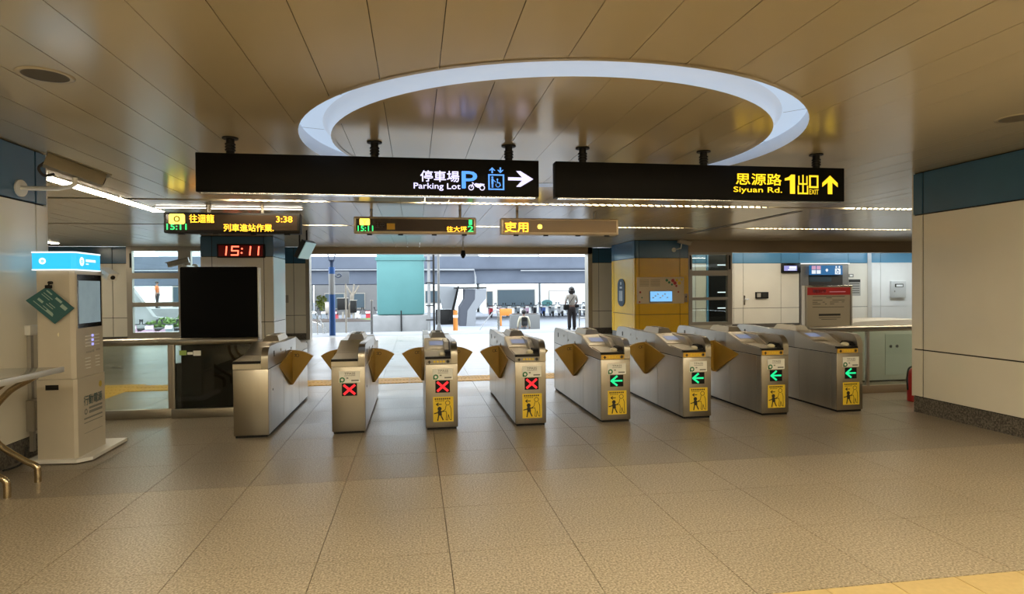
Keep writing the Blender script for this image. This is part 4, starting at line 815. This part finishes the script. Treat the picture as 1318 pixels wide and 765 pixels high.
# pale counter behind the right barrier
ct_ = thing('service_counter', 'pale low counter with a rounded lid behind the right glass barrier', 'counter', (7.5, 8.9, 0)); MB().box(-.9, .9, -.35, .35, 0.02, .80, 0, .01).build('body', mat('counter_pale', (.72, .76, .70), .35), ct_, True)
b = MB(); b.prism([(-.9, .80), (.9, .80), (.9, .93)]+[(.9-.12*i, .93+.03*math.sin(PI*i/15)) for i in range(1, 15)]+[(-.9, .86)], -.35, .35, 'y'); b.build('lid', M['plastic_white'], ct_, True); MB().box(-.25, .25, -.356, -.35, .10, .74).build('door_panel', mat('counter_door', (.64, .71, .65), .3), ct_)
for q in (-.16, -.05): MB().cyl((q, -.362, .55), .025, .012, 'y', n=12).build('knob', M['steel_light'], ct_)
ex = thing('fire_extinguisher', 'red fire extinguisher half hidden at the foot of the right wall end', 'extinguisher', (6.37, 7.02, 0)); MB().tube([(0, 0, 0), (0, 0, .01), (0, 0, .34), (0, 0, .40), (0, 0, .43)], [.07, .078, .078, .05, .025], n=18).build('cylinder', M['red'], ex, True); MB().box(-.02, .05, -.015, .015, .43, .48, 0, .004).build('valve', M['black_matte'], ex, True); MB().tube(bez([(.02, 0, .45), (-.07, 0, .43), (-.1, 0, .3), (-.09, 0, .15)]), .01, n=8).build('hose', M['rubber'], ex, True)

# ------------------------------------------------------------------ outdoors
tag(box('sidewalk', -14, 20, 19.75, 22.3, -.3, -.005, M['paving']), 'pale paved landing outside the doorway', 'pavement', kind='structure')
st_ = thing('stairs', 'pale concrete steps leading down from the landing to the street', 'stairs', (0, 0, 0), kind='structure')
for k in range(6): MB().box(-14, 20, 22.3+.32*k, 22.3+.32*(k+1), -1.3, -.005-.165*(k+1)).build('step', M['paving'], st_)
tag(box('street', -80, 90, 22.0, 130, -1.4, -1.0, M['asphalt']), 'light grey asphalt street beyond the steps', 'street', kind='structure')
def pier(x, y, label):
    p = thing('viaduct_pier', label, 'pier', (x, y, -1)); MB().box(-1.24, 1.24, -.8, .8, 1.15, 4.6, 0, .12).build('column', M['teal'], p, True)
    for a, c in ((-1.5, -.005), (.005, 1.5)): MB().box(a, c, -1.0, 1.0, 0, 1.14, 0, .02).build('concrete_base', M['concrete'], p, True)
    MB().box(-1.3, 1.3, -.85, .85, 4.05, 4.2).build('collar', M['teal'], p); MB().tube([(.02, -1.06, .1), (.02, -1.06, 1.4)], .035, n=8).build('conduit', M['black_matte'], p)
pier(-.74, 33.8, 'wide teal painted viaduct pier on a concrete base'); 
va = thing('viaduct', 'grey concrete viaduct crossing behind the teal pier', 'viaduct', (0, 0, 0), kind='structure')
MB().box(-60, 60, 48, 50, 3.13, 4.05).build('parapet', M['concrete_dark'], va); MB().box(-60, 60, 48.25, 56, 1.95, 3.15).build('girder', M['concrete_dark'], va); MB().box(-60, 60, 47.93, 48, 3.05, 3.15).build('drip_edge', mat('drip_dark', (.06, .07, .09), .8), va)
for a, c in ((-60, -1), (8.3, 13.9)): MB().tube([(a, 47.95, 2.92 if a > 0 else 3.02), (c, 47.95, 2.92 if a > 0 else 3.02)], .045, n=8).build('pipe', mat('pipe_grey', (.26, .27, .28), .5), va)
MB().tube([(-1, 47.95, 3.02), (4.6, 47.95, 3.0), (4.7, 47.95, 2.4), (4.7, 47.95, 1.9)], .08, n=8).build('drain_pipe', mat('pipe_pale', (.22, .23, .24), .5), va)
for q in range(6): MB().tube([(-2+4*q, 49.2, 4.0), (-2+4*q, 49.2, 4.45)], .06, n=6).build('rail_post', M['frame'], va)
MB().tube([(-40, 49.2, 4.45), (40, 49.2, 4.45)], .03, n=6).build('handrail', M['frame'], va)
for x in (-26, -12.5, 17.5, 30): MB().box(x-1, x+1, 50.5, 53, -1, 1.96).build('pier_far', M['concrete'], va)
# blue pole with forked top
bp_ = thing('blue_pole', 'blue pole with a white band and forked black top outside the doorway', 'pole', (-2.71, 21, 0))
MB().cyl((0, 0, 0), .10, 1.36, n=16).build('lower_shaft', M['blue_pole'], bp_, True); MB().cyl((0, 0, 1.36), .102, .68, n=16).build('white_band', mat('band_white', (.26, .26, .255), .5), bp_, True); MB().cyl((0, 0, 2.04), .105, .22, n=16).build('upper_band', M['blue_pole'], bp_, True); MB().tube([(0, 0, 2.26), (0, 0, 2.42), (0, 0, 2.5)], [.07, .06, .11], n=12).build('neck', M['navy'], bp_, True)
for sx in (-1, 1): MB().tube([(sx*.06, 0, 2.48), (sx*.13, 0, 2.72)], .018, n=8).build('fork', M['navy'], bp_, True)
MB().tube(bez([(.1, 0, 1.98), (.2, 0, 1.92), (.3, 0, 1.98), (.24, 0, 2.04), (.16, 0, 2.0)]), .02, n=8).build('bracket', M['navy'], bp_, True)
pb = thing('pole_panel', 'pale square panel mounted behind the blue pole', 'panel', (-2.68, 22.0, 0)); MB().box(-.28, .42, 0, .03, 1.72, 2.15).build('plate', mat('pale_panel', (.16, .17, .185), .5), pb); MB().cyl((.3, .05, -.0), .03, 2.1, n=8).build('post', M['frame'], pb, True)
t = thing('thin_post', 'thin grey post left of the teal pier', 'post', (-1.46, 21.4, 0)); MB().cyl((0, 0, 0), .045, 1.12, n=10).build('shaft', M['concrete'], t, True); MB().cyl((0, 0, 1.12), .05, .03, n=10).build('cap', M['frame'], t, True)
t = thing('sign_post', 'tall pale steel post with a conical foot before the street', 'post', (.82, 21.6, 0)); MB().cyl((0, 0, 0), .045, 2.7, n=12).build('shaft', M['concrete'], t, True); MB().cyl((0, 0, 0), .13, .3, n=14, r2=.05).build('foot', M['concrete'], t, True)
t = thing('ladder_pole', 'dark pole with side brackets against the teal pier', 'pole', (.98, 32.4, -1)); MB().cyl((0, 0, 0), .055, 4.5, n=8).build('shaft', M['black_matte'], t, True)
for z in (.9, 1.65, 2.85, 4.0): MB().tube([(0, 0, z), (-.42, 0, z)], .03, n=6).build('bracket', M['black_matte'], t, True)
MB().cyl((-.25, .2, 0), .08, 4.4, n=8).build('pipe', M['concrete'], t, True)
# planting island
isl = thing('planting_island', 'raised planting island with bare soil, grass and a pale kerb', 'planter', (-4.3, 39, -1))
MB().prism([(-5, -2), (3.2, -2), (3.4, 0), (2.5, 2), (-4.5, 2)], 0, .62, 'z').build('kerb', M['concrete'], isl); b = MB(); b.prism([(-4.8, -1.8), (3.0, -1.8), (3.2, 0), (2.4, 1.8), (-4.3, 1.8)], .62, .66, 'z'); b.ball((-.8, .2, .6), 2.6, 1.5, .12, n=16, m=8); b.build('soil', M['soil'], isl, True)
b = MB(); b.ball((1.7, .6, .60), 1.3, .9, .12, n=14, m=6); b.build('grass_patch', M['grass'], isl, True)
for k, (x, z0, z1, w_, m) in enumerate(((-5.15, -.05, .62, .45, 'frame'), (-4.35, .17, .86, .62, 'black_matte'), (-3.72, -.02, .72, .36, 'black_matte'))):
    t = thing('utility_box', ['grey utility box behind the blue pole', 'wide dark utility box on the planting island', 'narrow dark utility box by the pale tree trunk'][k], 'utility box', (x, 38.6, -.225)); MB().box(-w_/2, w_/2, -.2, .2, max(0, z0+.36), z1+.36, 0, .02).build('case', M[m], t, True); MB().box(-w_/2-.03, w_/2+.03, -.23, .23, z1+.36, z1+.39).build('lid', M['frame'], t)
    MB().box(-.06, .06, -.06, .06, 0, .4).build('leg', M['frame'], t); MB().box(w_/2-.06, w_/2-.03, -.215, -.2, z0+.6, z0+.75).build('latch', M['ink'], t)
tr_ = thing('tree', 'pale bare tree trunk on the planting island', 'tree', (-4.0, 39.4, -.23)); MB().tube(bez([(-.1, 0, 0), (-.05, 0, .6), (.1, 0, 1.0), (.15, 0, 1.5)]), .11, n=10).build('trunk', M['bark'], tr_, True)
for q, (dx, dz) in enumerate(((-.35, 1.95), (.4, 2.0), (.1, 2.1))): MB().tube(bez([(.15, 0, 1.4), (.15+dx*.5, 0, 1.65), (.15+dx, 0, dz)]), [.07]*10+[.05]*10+[.03], n=8).build('branch', M['bark'], tr_, True)
def foliage(name, m, parent, c, rx, ry, rz, n, s, seed):
    rnd = random.Random(seed); b = MB()
    for _ in range(n):
        a, z, q = rnd.uniform(0, 2*PI), rnd.uniform(-1, 1), rnd.random()**.4
        rr = math.sqrt(1-z*z); p = Vector((c[0]+rx*q*rr*math.cos(a), c[1]+ry*q*rr*math.sin(a), c[2]+rz*q*z))
        u_ = Vector((rnd.uniform(-1, 1), rnd.uniform(-1, 1), rnd.uniform(-1, 1))).normalized(); v_ = u_.orthogonal().normalized()
        b.add([p-u_*s, p+v_*s*.5, p+u_*s, p-v_*s*.5], [(0, 1, 2, 3)])
    return b.build(name, m, parent, kind='stuff')
for k, (x, y, m, lab) in enumerate(((-8.0, 55, 'leaf', 'small yellow-green street tree beyond the blue pole'), (-10.2, 56, 'grass', 'small green street tree seen past the left handrail'))):
    t = thing('street_tree', lab, 'tree', (x, y, -1), group='small street trees'); MB().tube([(0, 0, 0), (.05, 0, 1.6)], .08, n=8).build('trunk', M['bark'], t, True); foliage('foliage', M[m], t, (0, 0, 1.4), .5, .5, .7, 300, .12, k)
# grey faceted structure, white hopper, barrels, planter
t = thing('concrete_chute', 'grey faceted concrete structure with a flared top under the viaduct', 'structure', (3.9, 42, -1))
MB().prism([(-.56, 2.51), (.13, 2.5), (.10, 1.8), (-.41, 1.04), (-.5, 0), (-.93, 0), (-.90, 1.27), (-.57, 1.8)], -.6, 1.2, 'y').build('shaded_facet', M['sculpt'], t); MB().prism([(.135, 2.5), (.9, 2.5), (.85, 1.85), (.18, 1.04), (.14, 0), (-.495, 0), (-.405, 1.04), (.105, 1.8)], -.62, 1.2, 'y').build('lit_facet', mat('lit_facets', (.19, .20, .215), .7), t); MB().box(-1.2, .9, -.65, 1.2, 2.52, 2.62).build('top_slab', M['black_matte'], t)  # one concrete body; shade and light on its facets put into two colours
t = thing('white_hopper', 'white tarpaulin-covered hopper beside the grey faceted structure', 'hopper', (2.35, 44, -1)); MB().prism([(-.75, 2.75), (.75, 2.65), (.4, 1.1), (-.4, 1.1)], -.6, .6, 'y').build('hopper', M['tarp'], t); MB().prism([(.62, 2.7), (.75, 2.7), (.2, .3), (.0, .3)], -.7, -.6, 'y').build('strut', M['black_matte'], t); MB().box(-.9, .5, -.5, .5, 0, 1.05, 0, .03).build('base', M['black_matte'], t, True)
t = thing('orange_bollard', 'orange plastic bollard before the faceted structure', 'bollard', (2.24, 34.6, -1)); MB().cyl((0, 0, 0), .16, .03, n=14).build('foot', M['orange'], t, True); MB().cyl((0, 0, .03), .14, 1.28, n=14, r2=.12).build('body', M['orange'], t, True); MB().cyl((0, 0, .9), .138, .14, n=14).build('stripe', M['sticker_white'], t, True)
t = thing('road_barrier', 'orange-yellow plastic road barrier before the scooters', 'barrier', (6.05, 41, -1)); MB().box(-.42, .42, -.12, .12, .68, 1.15, 0, .03).build('panel', M['orange'], t, True)
for sx in (-.35, .35): MB().box(sx-.05, sx+.05, -.2, .2, 0, .7, 0, .01).build('leg', M['orange'], t, True)
t = thing('concrete_planter', 'low grey concrete planter block behind the child', 'planter', (6.17, 34.5, -1)); MB().box(-.82, .82, -.4, .4, 0, 1.04, 0, .03).build('block', mat('planter_grey', (.12, .12, .115), .85), t, True); MB().box(-.7, .7, -.3, .3, 1.04, 1.07).build('soil', M['soil'], t)
# railings
def rail(name, pts_list, loc, label, r=.022, group='steel handrails outside'):
    t = thing(name, label, 'railing', loc, group=group)
    for nm, pts in pts_list: MB().tube(pts, r, n=8).build(nm, M['steel_light'], t, True)
rail('handrail', [('rail', bez([(0, 0, -.02), (0, -.0, .62), (0, -.1, .72), (-.1, .5, .66), (-.42, 2.0, -.05), (-.45, 2.1, -.3)])), ('post', [(.06, .12, 0), (.06, .12, .66)])], (2.97, 22.05, 0), 'looped steel handrail at the top of the steps, middle of the doorway')
rail('railing', [('rail', [(0, 0, .7), (.75, 0, .66)]), ('rail', [(0, 0, .4), (.75, 0, .37)])]+[('post', [(.02+.24*k, 0, 0), (.02+.24*k, 0, .69)]) for k in range(4)], (6.0, 22.1, 0), 'low steel railing beside the standing woman')
rail('railing', [('rail', bez([(0, 0, .78), (.12, .1, .75), (.2, .6, .45), (.42, 1.2, -.1)])), ('rail', bez([(0, 0, .45), (.2, .5, .3), (.35, 1.0, -.2)]))]+[('post', [(.0, 0, 0), (.0, 0, .78)]), ('post', [(.14, .3, 0), (.14, .3, .62)]), ('post', [(.26, .7, 0), (.26, .7, .35)])], (-3.4, 21.2, 0), 'low steel railing at the left door jamb')
# buildings
def building(x0, x1, y, h, m, label, wins):
    t = thing('building', label, 'building', ((x0+x1)/2, y, -1), group='buildings across the street'); hw = (x1-x0)/2
    MB().box(-hw, hw, 0, 8, 0, h).build('wall', M[m], t); MB().box(-hw-.15, hw+.15, -.15, 8, h, h+.25).build('roof', M['concrete'], t)
    for a, c, z0, z1, mm in wins:
        fr = MB().box(a, c, -.08, 0, z0, z1).build('window', M['frame'], t); MB().box(a+.08, c-.08, -.10, -.08, z0+.08, z1-.08).build('pane', M[mm], fr)
    return t
building(6.9, 12.6, 62, 7, 'bldg_white', 'white shop building with a wide dark window behind the scooters', [(-1.5, 2.45, .55, 2.45, 'bldg_blue'), (-2.6, -1.9, .6, 2.3, 'bldg_blue')])
building(12.8, 22, 60, 4.2, 'bldg_white', 'white workshop building behind the standing woman', [(-4.2, -1.5, .4, 2.3, 'bldg_white'), (.6, 3.4, .4, 2.3, 'bldg_grey')])
bt = thing('wall_mural', 'teal round painted patch on the white workshop front', 'mural', (13.0, 59.85, .05)); b = MB(); b.prism([(.55*math.cos(R(a)), .32*math.sin(R(a))) for a in range(0, 360, 18)], 0, .03, 'y'); b.build('patch', M['teal'], bt)
building(-10.0, -3.0, 64, 5.5, 'bldg_grey', 'grey building across the street behind the planting island', [(-2.5, -.5, .6, 2.2, 'bldg_blue'), (0, 1.5, .6, 2.2, 'bldg_blue')])
building(-24, -11, 62, 8, 'bldg_white', 'long white building across the street past the left window', [(-5, -3, 1, 3, 'bldg_blue'), (-2, 0, 1, 3, 'bldg_blue'), (1, 3, 1, 3, 'bldg_blue')])
building(-2.5, 6.6, 66, 6, 'bldg_white', 'white building across the street behind the faceted structure', [(-1, 1, 1, 2.4, 'bldg_blue'), (3.2, 4.3, .8, 2.2, 'bldg_grey')])
# scooters
def scooter():
    t = thing('scooter', 'parked scooter', 'scooter', (0, 0, 0), group='parked scooters')
    for y in (-.62, .62): MB().cyl((-.05, y, .24), .24, .10, 'x', n=14).build('wheel', M['rubber'], t, True)
    MB().prism([(-.62, .30), (.35, .22), (.55, .45), (.62, .95), (.50, 1.0), (.36, .5), (.0, .40), (-.1, .68), (-.75, .78), (-.8, .5)], -.15, .15, 'x').build('body', M['scooter0'], t)
    MB().box(-.14, .14, -.72, .02, .72, .82, 0, .04).build('seat', M['rubber'], t, True)
    MB().tube([(-.33, .5, 1.05), (0, .58, 1.0), (.33, .5, 1.05)], .025, n=6).build('handlebar', M['rubber'], t, True)
    for sx in (-.3, .3): MB().tube([(sx, .52, 1.05), (sx*1.1, .52, 1.25)], [.012, .06], n=6).build('mirror', M['rubber'], t, True)
    MB().box(-.16, .16, .56, .66, .80, .95, 0, .03).build('headlamp', M['plastic_white'], t, True)
    return t
sp = scooter(); cols = ['red', 'silver', 'black', 'blue', 'pink', 'grey']
spots = [(6.6+.80*k, 54.2+random.uniform(-.3, .3)) for k in range(13)]+[(-9.6+.78*k, 46+random.uniform(-.3, .3)) for k in range(12) if k not in (6,)]+[(-15.0+.80*k, 30.5+random.uniform(-.15, .15)) for k in range(10)]
names_pos = ['under the viaduct right of the road barrier', 'across the street left of the teal pier', 'below the left window']
ordw = ['first', 'second', 'third', 'fourth', 'fifth', 'sixth', 'seventh', 'eighth', 'ninth', 'tenth', 'eleventh', 'twelfth', 'thirteenth']
for n, (x, y) in enumerate(spots):
    o = sp if n == 0 else copy_tree(sp)
    o.location = (x, y, -1); o.rotation_euler = (R(0), 0, PI+random.uniform(-.02, .02))
    c = random.randrange(6) if n else 0
    seg_i = 0 if n < 13 else 1 if n < 24 else 2; idx = n if n < 13 else n-13 if n < 24 else n-24
    o['label'] = '%s parked scooter, %s along the row %s' % (cols[c], ordw[idx], names_pos[seg_i])
    for ch in o.children:
        if ch.name.startswith('body'):
            if n: ch.data = ch.data.copy(); ch.data.materials[0] = M['scooter%d' % c]
# view through the left window: ramp wall, shrubs
t = thing('ramp_wall', 'pale sloping concrete ramp wall outside the left window', 'wall', (-14.1, 33, -1), kind='structure'); MB().prism([(-4, 0), (4.2, 0), (4.2, .9), (1.2, 1.25), (0, 3.0), (-4, 3.6)], 0, .4, 'y').build('wall_slab', M['concrete'], t)
foliage('shrub', M['grass'], tag_ := thing('shrub', 'low green shrub on the kerb outside the left window', 'shrub', (-11.4, 32.3, -1)), (0, 0, .9), 1.6, .4, .35, 500, .12, 5); MB().box(-1.7, 1.7, -.45, .45, 0, .6).build('planter', M['concrete'], tag_)

# ------------------------------------------------------------------ people
def skin_mesh(name, nodes, edges, m, parent, lv=1):
    """one continuous skinned surface: nodes = [(x,y,z,rx,ry)]"""
    me = bpy.data.meshes.new(name); me.from_pydata([n[:3] for n in nodes], edges, [])
    o = bpy.data.objects.new(name, me); COL.objects.link(o); o.modifiers.new('s', 'SKIN'); 
    for i, n in enumerate(nodes): me.skin_vertices[0].data[i].radius = (n[3], n[4] if len(n) > 4 else n[3])
    me.skin_vertices[0].data[0].use_root = True
    sb = o.modifiers.new('u', 'SUBSURF'); sb.levels = lv; sb.render_levels = lv
    dg = bpy.context.evaluated_depsgraph_get(); dg.update(); nm = bpy.data.meshes.new_from_object(o.evaluated_get(dg)); bpy.data.objects.remove(o)
    nm.name = name; nm.materials.clear(); nm.materials.append(m)
    for p in nm.polygons: p.use_smooth = True
    ob = bpy.data.objects.new(name, nm); COL.objects.link(ob); ob.parent = parent; return ob
def person(label, loc, rz, H, top_m, leg_m, arms, stride=.0, sleeve=True, group=None):
    P = thing('person', label, 'person', loc, rz, group); k = H/1.7
    s_ = lambda L_: [tuple(q*k for q in n) for n in L_]
    # full body (skin): pelvis, spine, neck, head, legs, arms, hands with fingers
    N = [(0, 0, .92, .11, .09), (0, 0, 1.12, .10, .08), (0, .01, 1.32, .12, .085), (0, .01, 1.42, .06, .055), (0, -.01, 1.50, .05, .05), (0, -.015, 1.58, .078, .09), (0, -.015, 1.66, .07, .08)]
    E = [(0, 1), (1, 2), (2, 3), (3, 4), (4, 5), (5, 6)]
    for sx in (-1, 1):
        i = len(N); fy = stride*sx
        N += [(sx*.09, 0, .86, .085), (sx*.1, fy*.5-.01, .48, .055), (sx*.1, fy+.03, .09, .035), (sx*.11, fy-.10, .03, .03, .04)]; E += [(0, i), (i, i+1), (i+1, i+2), (i+2, i+3)]
        a = arms[0 if sx < 0 else 1]; i = len(N)
        N += [(sx*.17, .01, 1.38, .05), (a[0][0], a[0][1], a[0][2], .036), (a[1][0], a[1][1], a[1][2], .026)]; E += [(2, i), (i, i+1), (i+1, i+2)]
        h = Vector(a[1]); d = (h-Vector(a[0])).normalized(); pal = h+d*.06; j = len(N); N.append((*pal, .032, .014)); E.append((i+2, j))
        side_ = d.orthogonal().normalized()
        for q in range(4):
            b0 = pal+side_*(.018*(q-1.5))+d*.03; N += [(*b0, .008), (*(b0+d*(.05-.006*abs(q-1.3))), .006)]; E += [(j, len(N)-2), (len(N)-2, len(N)-1)]
        b0 = h+d*.03+side_*.035; N += [(*b0, .009), (*(b0+d*.035+side_*.012), .007)]; E += [(j, len(N)-2), (len(N)-2, len(N)-1)]
    skin_mesh('body', s_(N), E, M['skin'], P)
    # face (on the far side, towards -y local) and ears
    b = MB(); b.ball((0, -.105*k, 1.585*k), .012*k, .018*k, .02*k, n=8, m=6); b.build('nose', M['skin'], P, True)
    b = MB(); [b.ball((sx*.032*k, -.098*k, 1.61*k), .011*k, .006*k, .006*k, n=8, m=6) for sx in (-1, 1)]; b.ball((0, -.1*k, 1.535*k), .022*k, .006*k, .005*k, n=8, m=6); b.build('face_features', M['ink'], P, True)
    b = MB(); [b.ball((sx*.082*k, -.005*k, 1.59*k), .012*k, .02*k, .03*k, n=8, m=6) for sx in (-1, 1)]; b.build('ears', M['skin'], P, True)
    # shirt
    N = [(0, 0, .90, .15, .12), (0, 0, 1.12, .128, .105), (0, .01, 1.32, .15, .105), (0, .01, 1.42, .075, .07)]; E = [(0, 1), (1, 2), (2, 3)]
    for sx in (-1, 1):
        a = arms[0 if sx < 0 else 1]; i = len(N); A0 = Vector((sx*.175, .01, 1.375)); A1 = A0.lerp(Vector(a[0]), .95 if sleeve else .6)
        N += [(*A0, .065), (*A1, .058)]; E += [(2, i), (i, i+1)]
        if sleeve == 2: A2 = Vector(a[0]).lerp(Vector(a[1]), .9); N += [(*A2, .04)]; E += [(i+1, i+2)]
    skin_mesh('shirt', s_(N), E, top_m, P)
    N = [(0, 0, 1.0, .146, .118), (0, 0, .88, .158, .13)]; E = [(0, 1)]
    for sx in (-1, 1): i = len(N); fy = stride*sx; N += [(sx*.095, 0, .76, .10), (sx*.105, fy*.5, .46, .085), (sx*.108, fy+.03, .12, .085), (sx*.108, fy+.03, .06, .085)]; E += [(1, i), (i, i+1), (i+1, i+2), (i+2, i+3)]
    skin_mesh('trousers', s_(N), E, leg_m, P)
    for sx in (-1, 1): MB().box((sx*.11-.045)*k, (sx*.11+.045)*k, (stride*sx-.16)*k, (stride*sx+.08)*k, 0, .07*k, 0, .02).build('shoe', M['rubber'], P, True)
    return P, k
wo, k = person('woman seen from behind in cream top and dark trousers with shoulder bag', (5.6, 21.6, 0), PI, 1.52, M['shirt'], M['trousers'], [((-.24, .0, 1.12), (-.13, -.1, .95)), ((.25, .0, 1.12), (.24, -.06, .9))], 0.02)
b = MB(); b.ball((0, .005*k, 1.635*k), .118*k, .125*k, .112*k, n=16, m=10); b.ball((0, .03*k, 1.55*k), .145*k, .105*k, .12*k, n=16, m=10); b.build('hair', M['hair'], wo, True)
MB().box(.12*k, .34*k, -.07*k, .09*k, .80*k, 1.02*k, 0, .03).build('shoulder_bag', M['black_matte'], wo, True); MB().box(-.30*k, -.14*k, -.07*k, .09*k, .90*k, 1.02*k, 0, .03).build('jacket_over_arm', M['black_matte'], wo, True)
MB().tube(bez([(-.15*k, .02*k, 1.42*k), (0, .135*k, 1.25*k), (.17*k, .09*k, 1.0*k)]), .010, n=6).build('bag_strap', M['black_matte'], wo, True)
ch, k = person('child in a pale jacket with black backpack walking down the steps', (4.22, 23.75, -.829), PI, 1.48, M['jacket'], M['jeans'], [((-.25, .0, 1.12), (-.27, -.04, .9)), ((.25, .0, 1.12), (.27, -.04, .9))], .08, 2)
b = MB(); b.ball((0, .01*k, 1.63*k), .115*k, .125*k, .115*k, n=16, m=10); b.build('hair', M['hair'], ch, True)
bk = MB().box(-.14*k, .14*k, .10*k, .25*k, 1.0*k, 1.40*k, 0, .05).build('backpack', M['black_matte'], ch, True); MB().box(-.10*k, .10*k, .24*k, .275*k, 1.03*k, 1.2*k, 0, .015).build('front_pocket', M['rubber'], bk, True)
tag(box('raised_walkway', -22, -12.2, 38.5, 42, -1, .5, M['concrete']), 'raised concrete walkway beyond the left window', 'walkway', kind='structure')
rd, k = person('distant person in an orange shirt seen through the left window', (-15.4, 40, .5), PI*.5, 1.62, M['tshirt_orange'], M['trousers'], [((-.25, .0, 1.12), (-.27, -.04, .9)), ((.25, .0, 1.12), (.27, -.04, .9))], .06)
b = MB(); b.ball((0, .005*k, 1.64*k), .095*k, .105*k, .09*k); b.build('hair', M['hair'], rd, True)
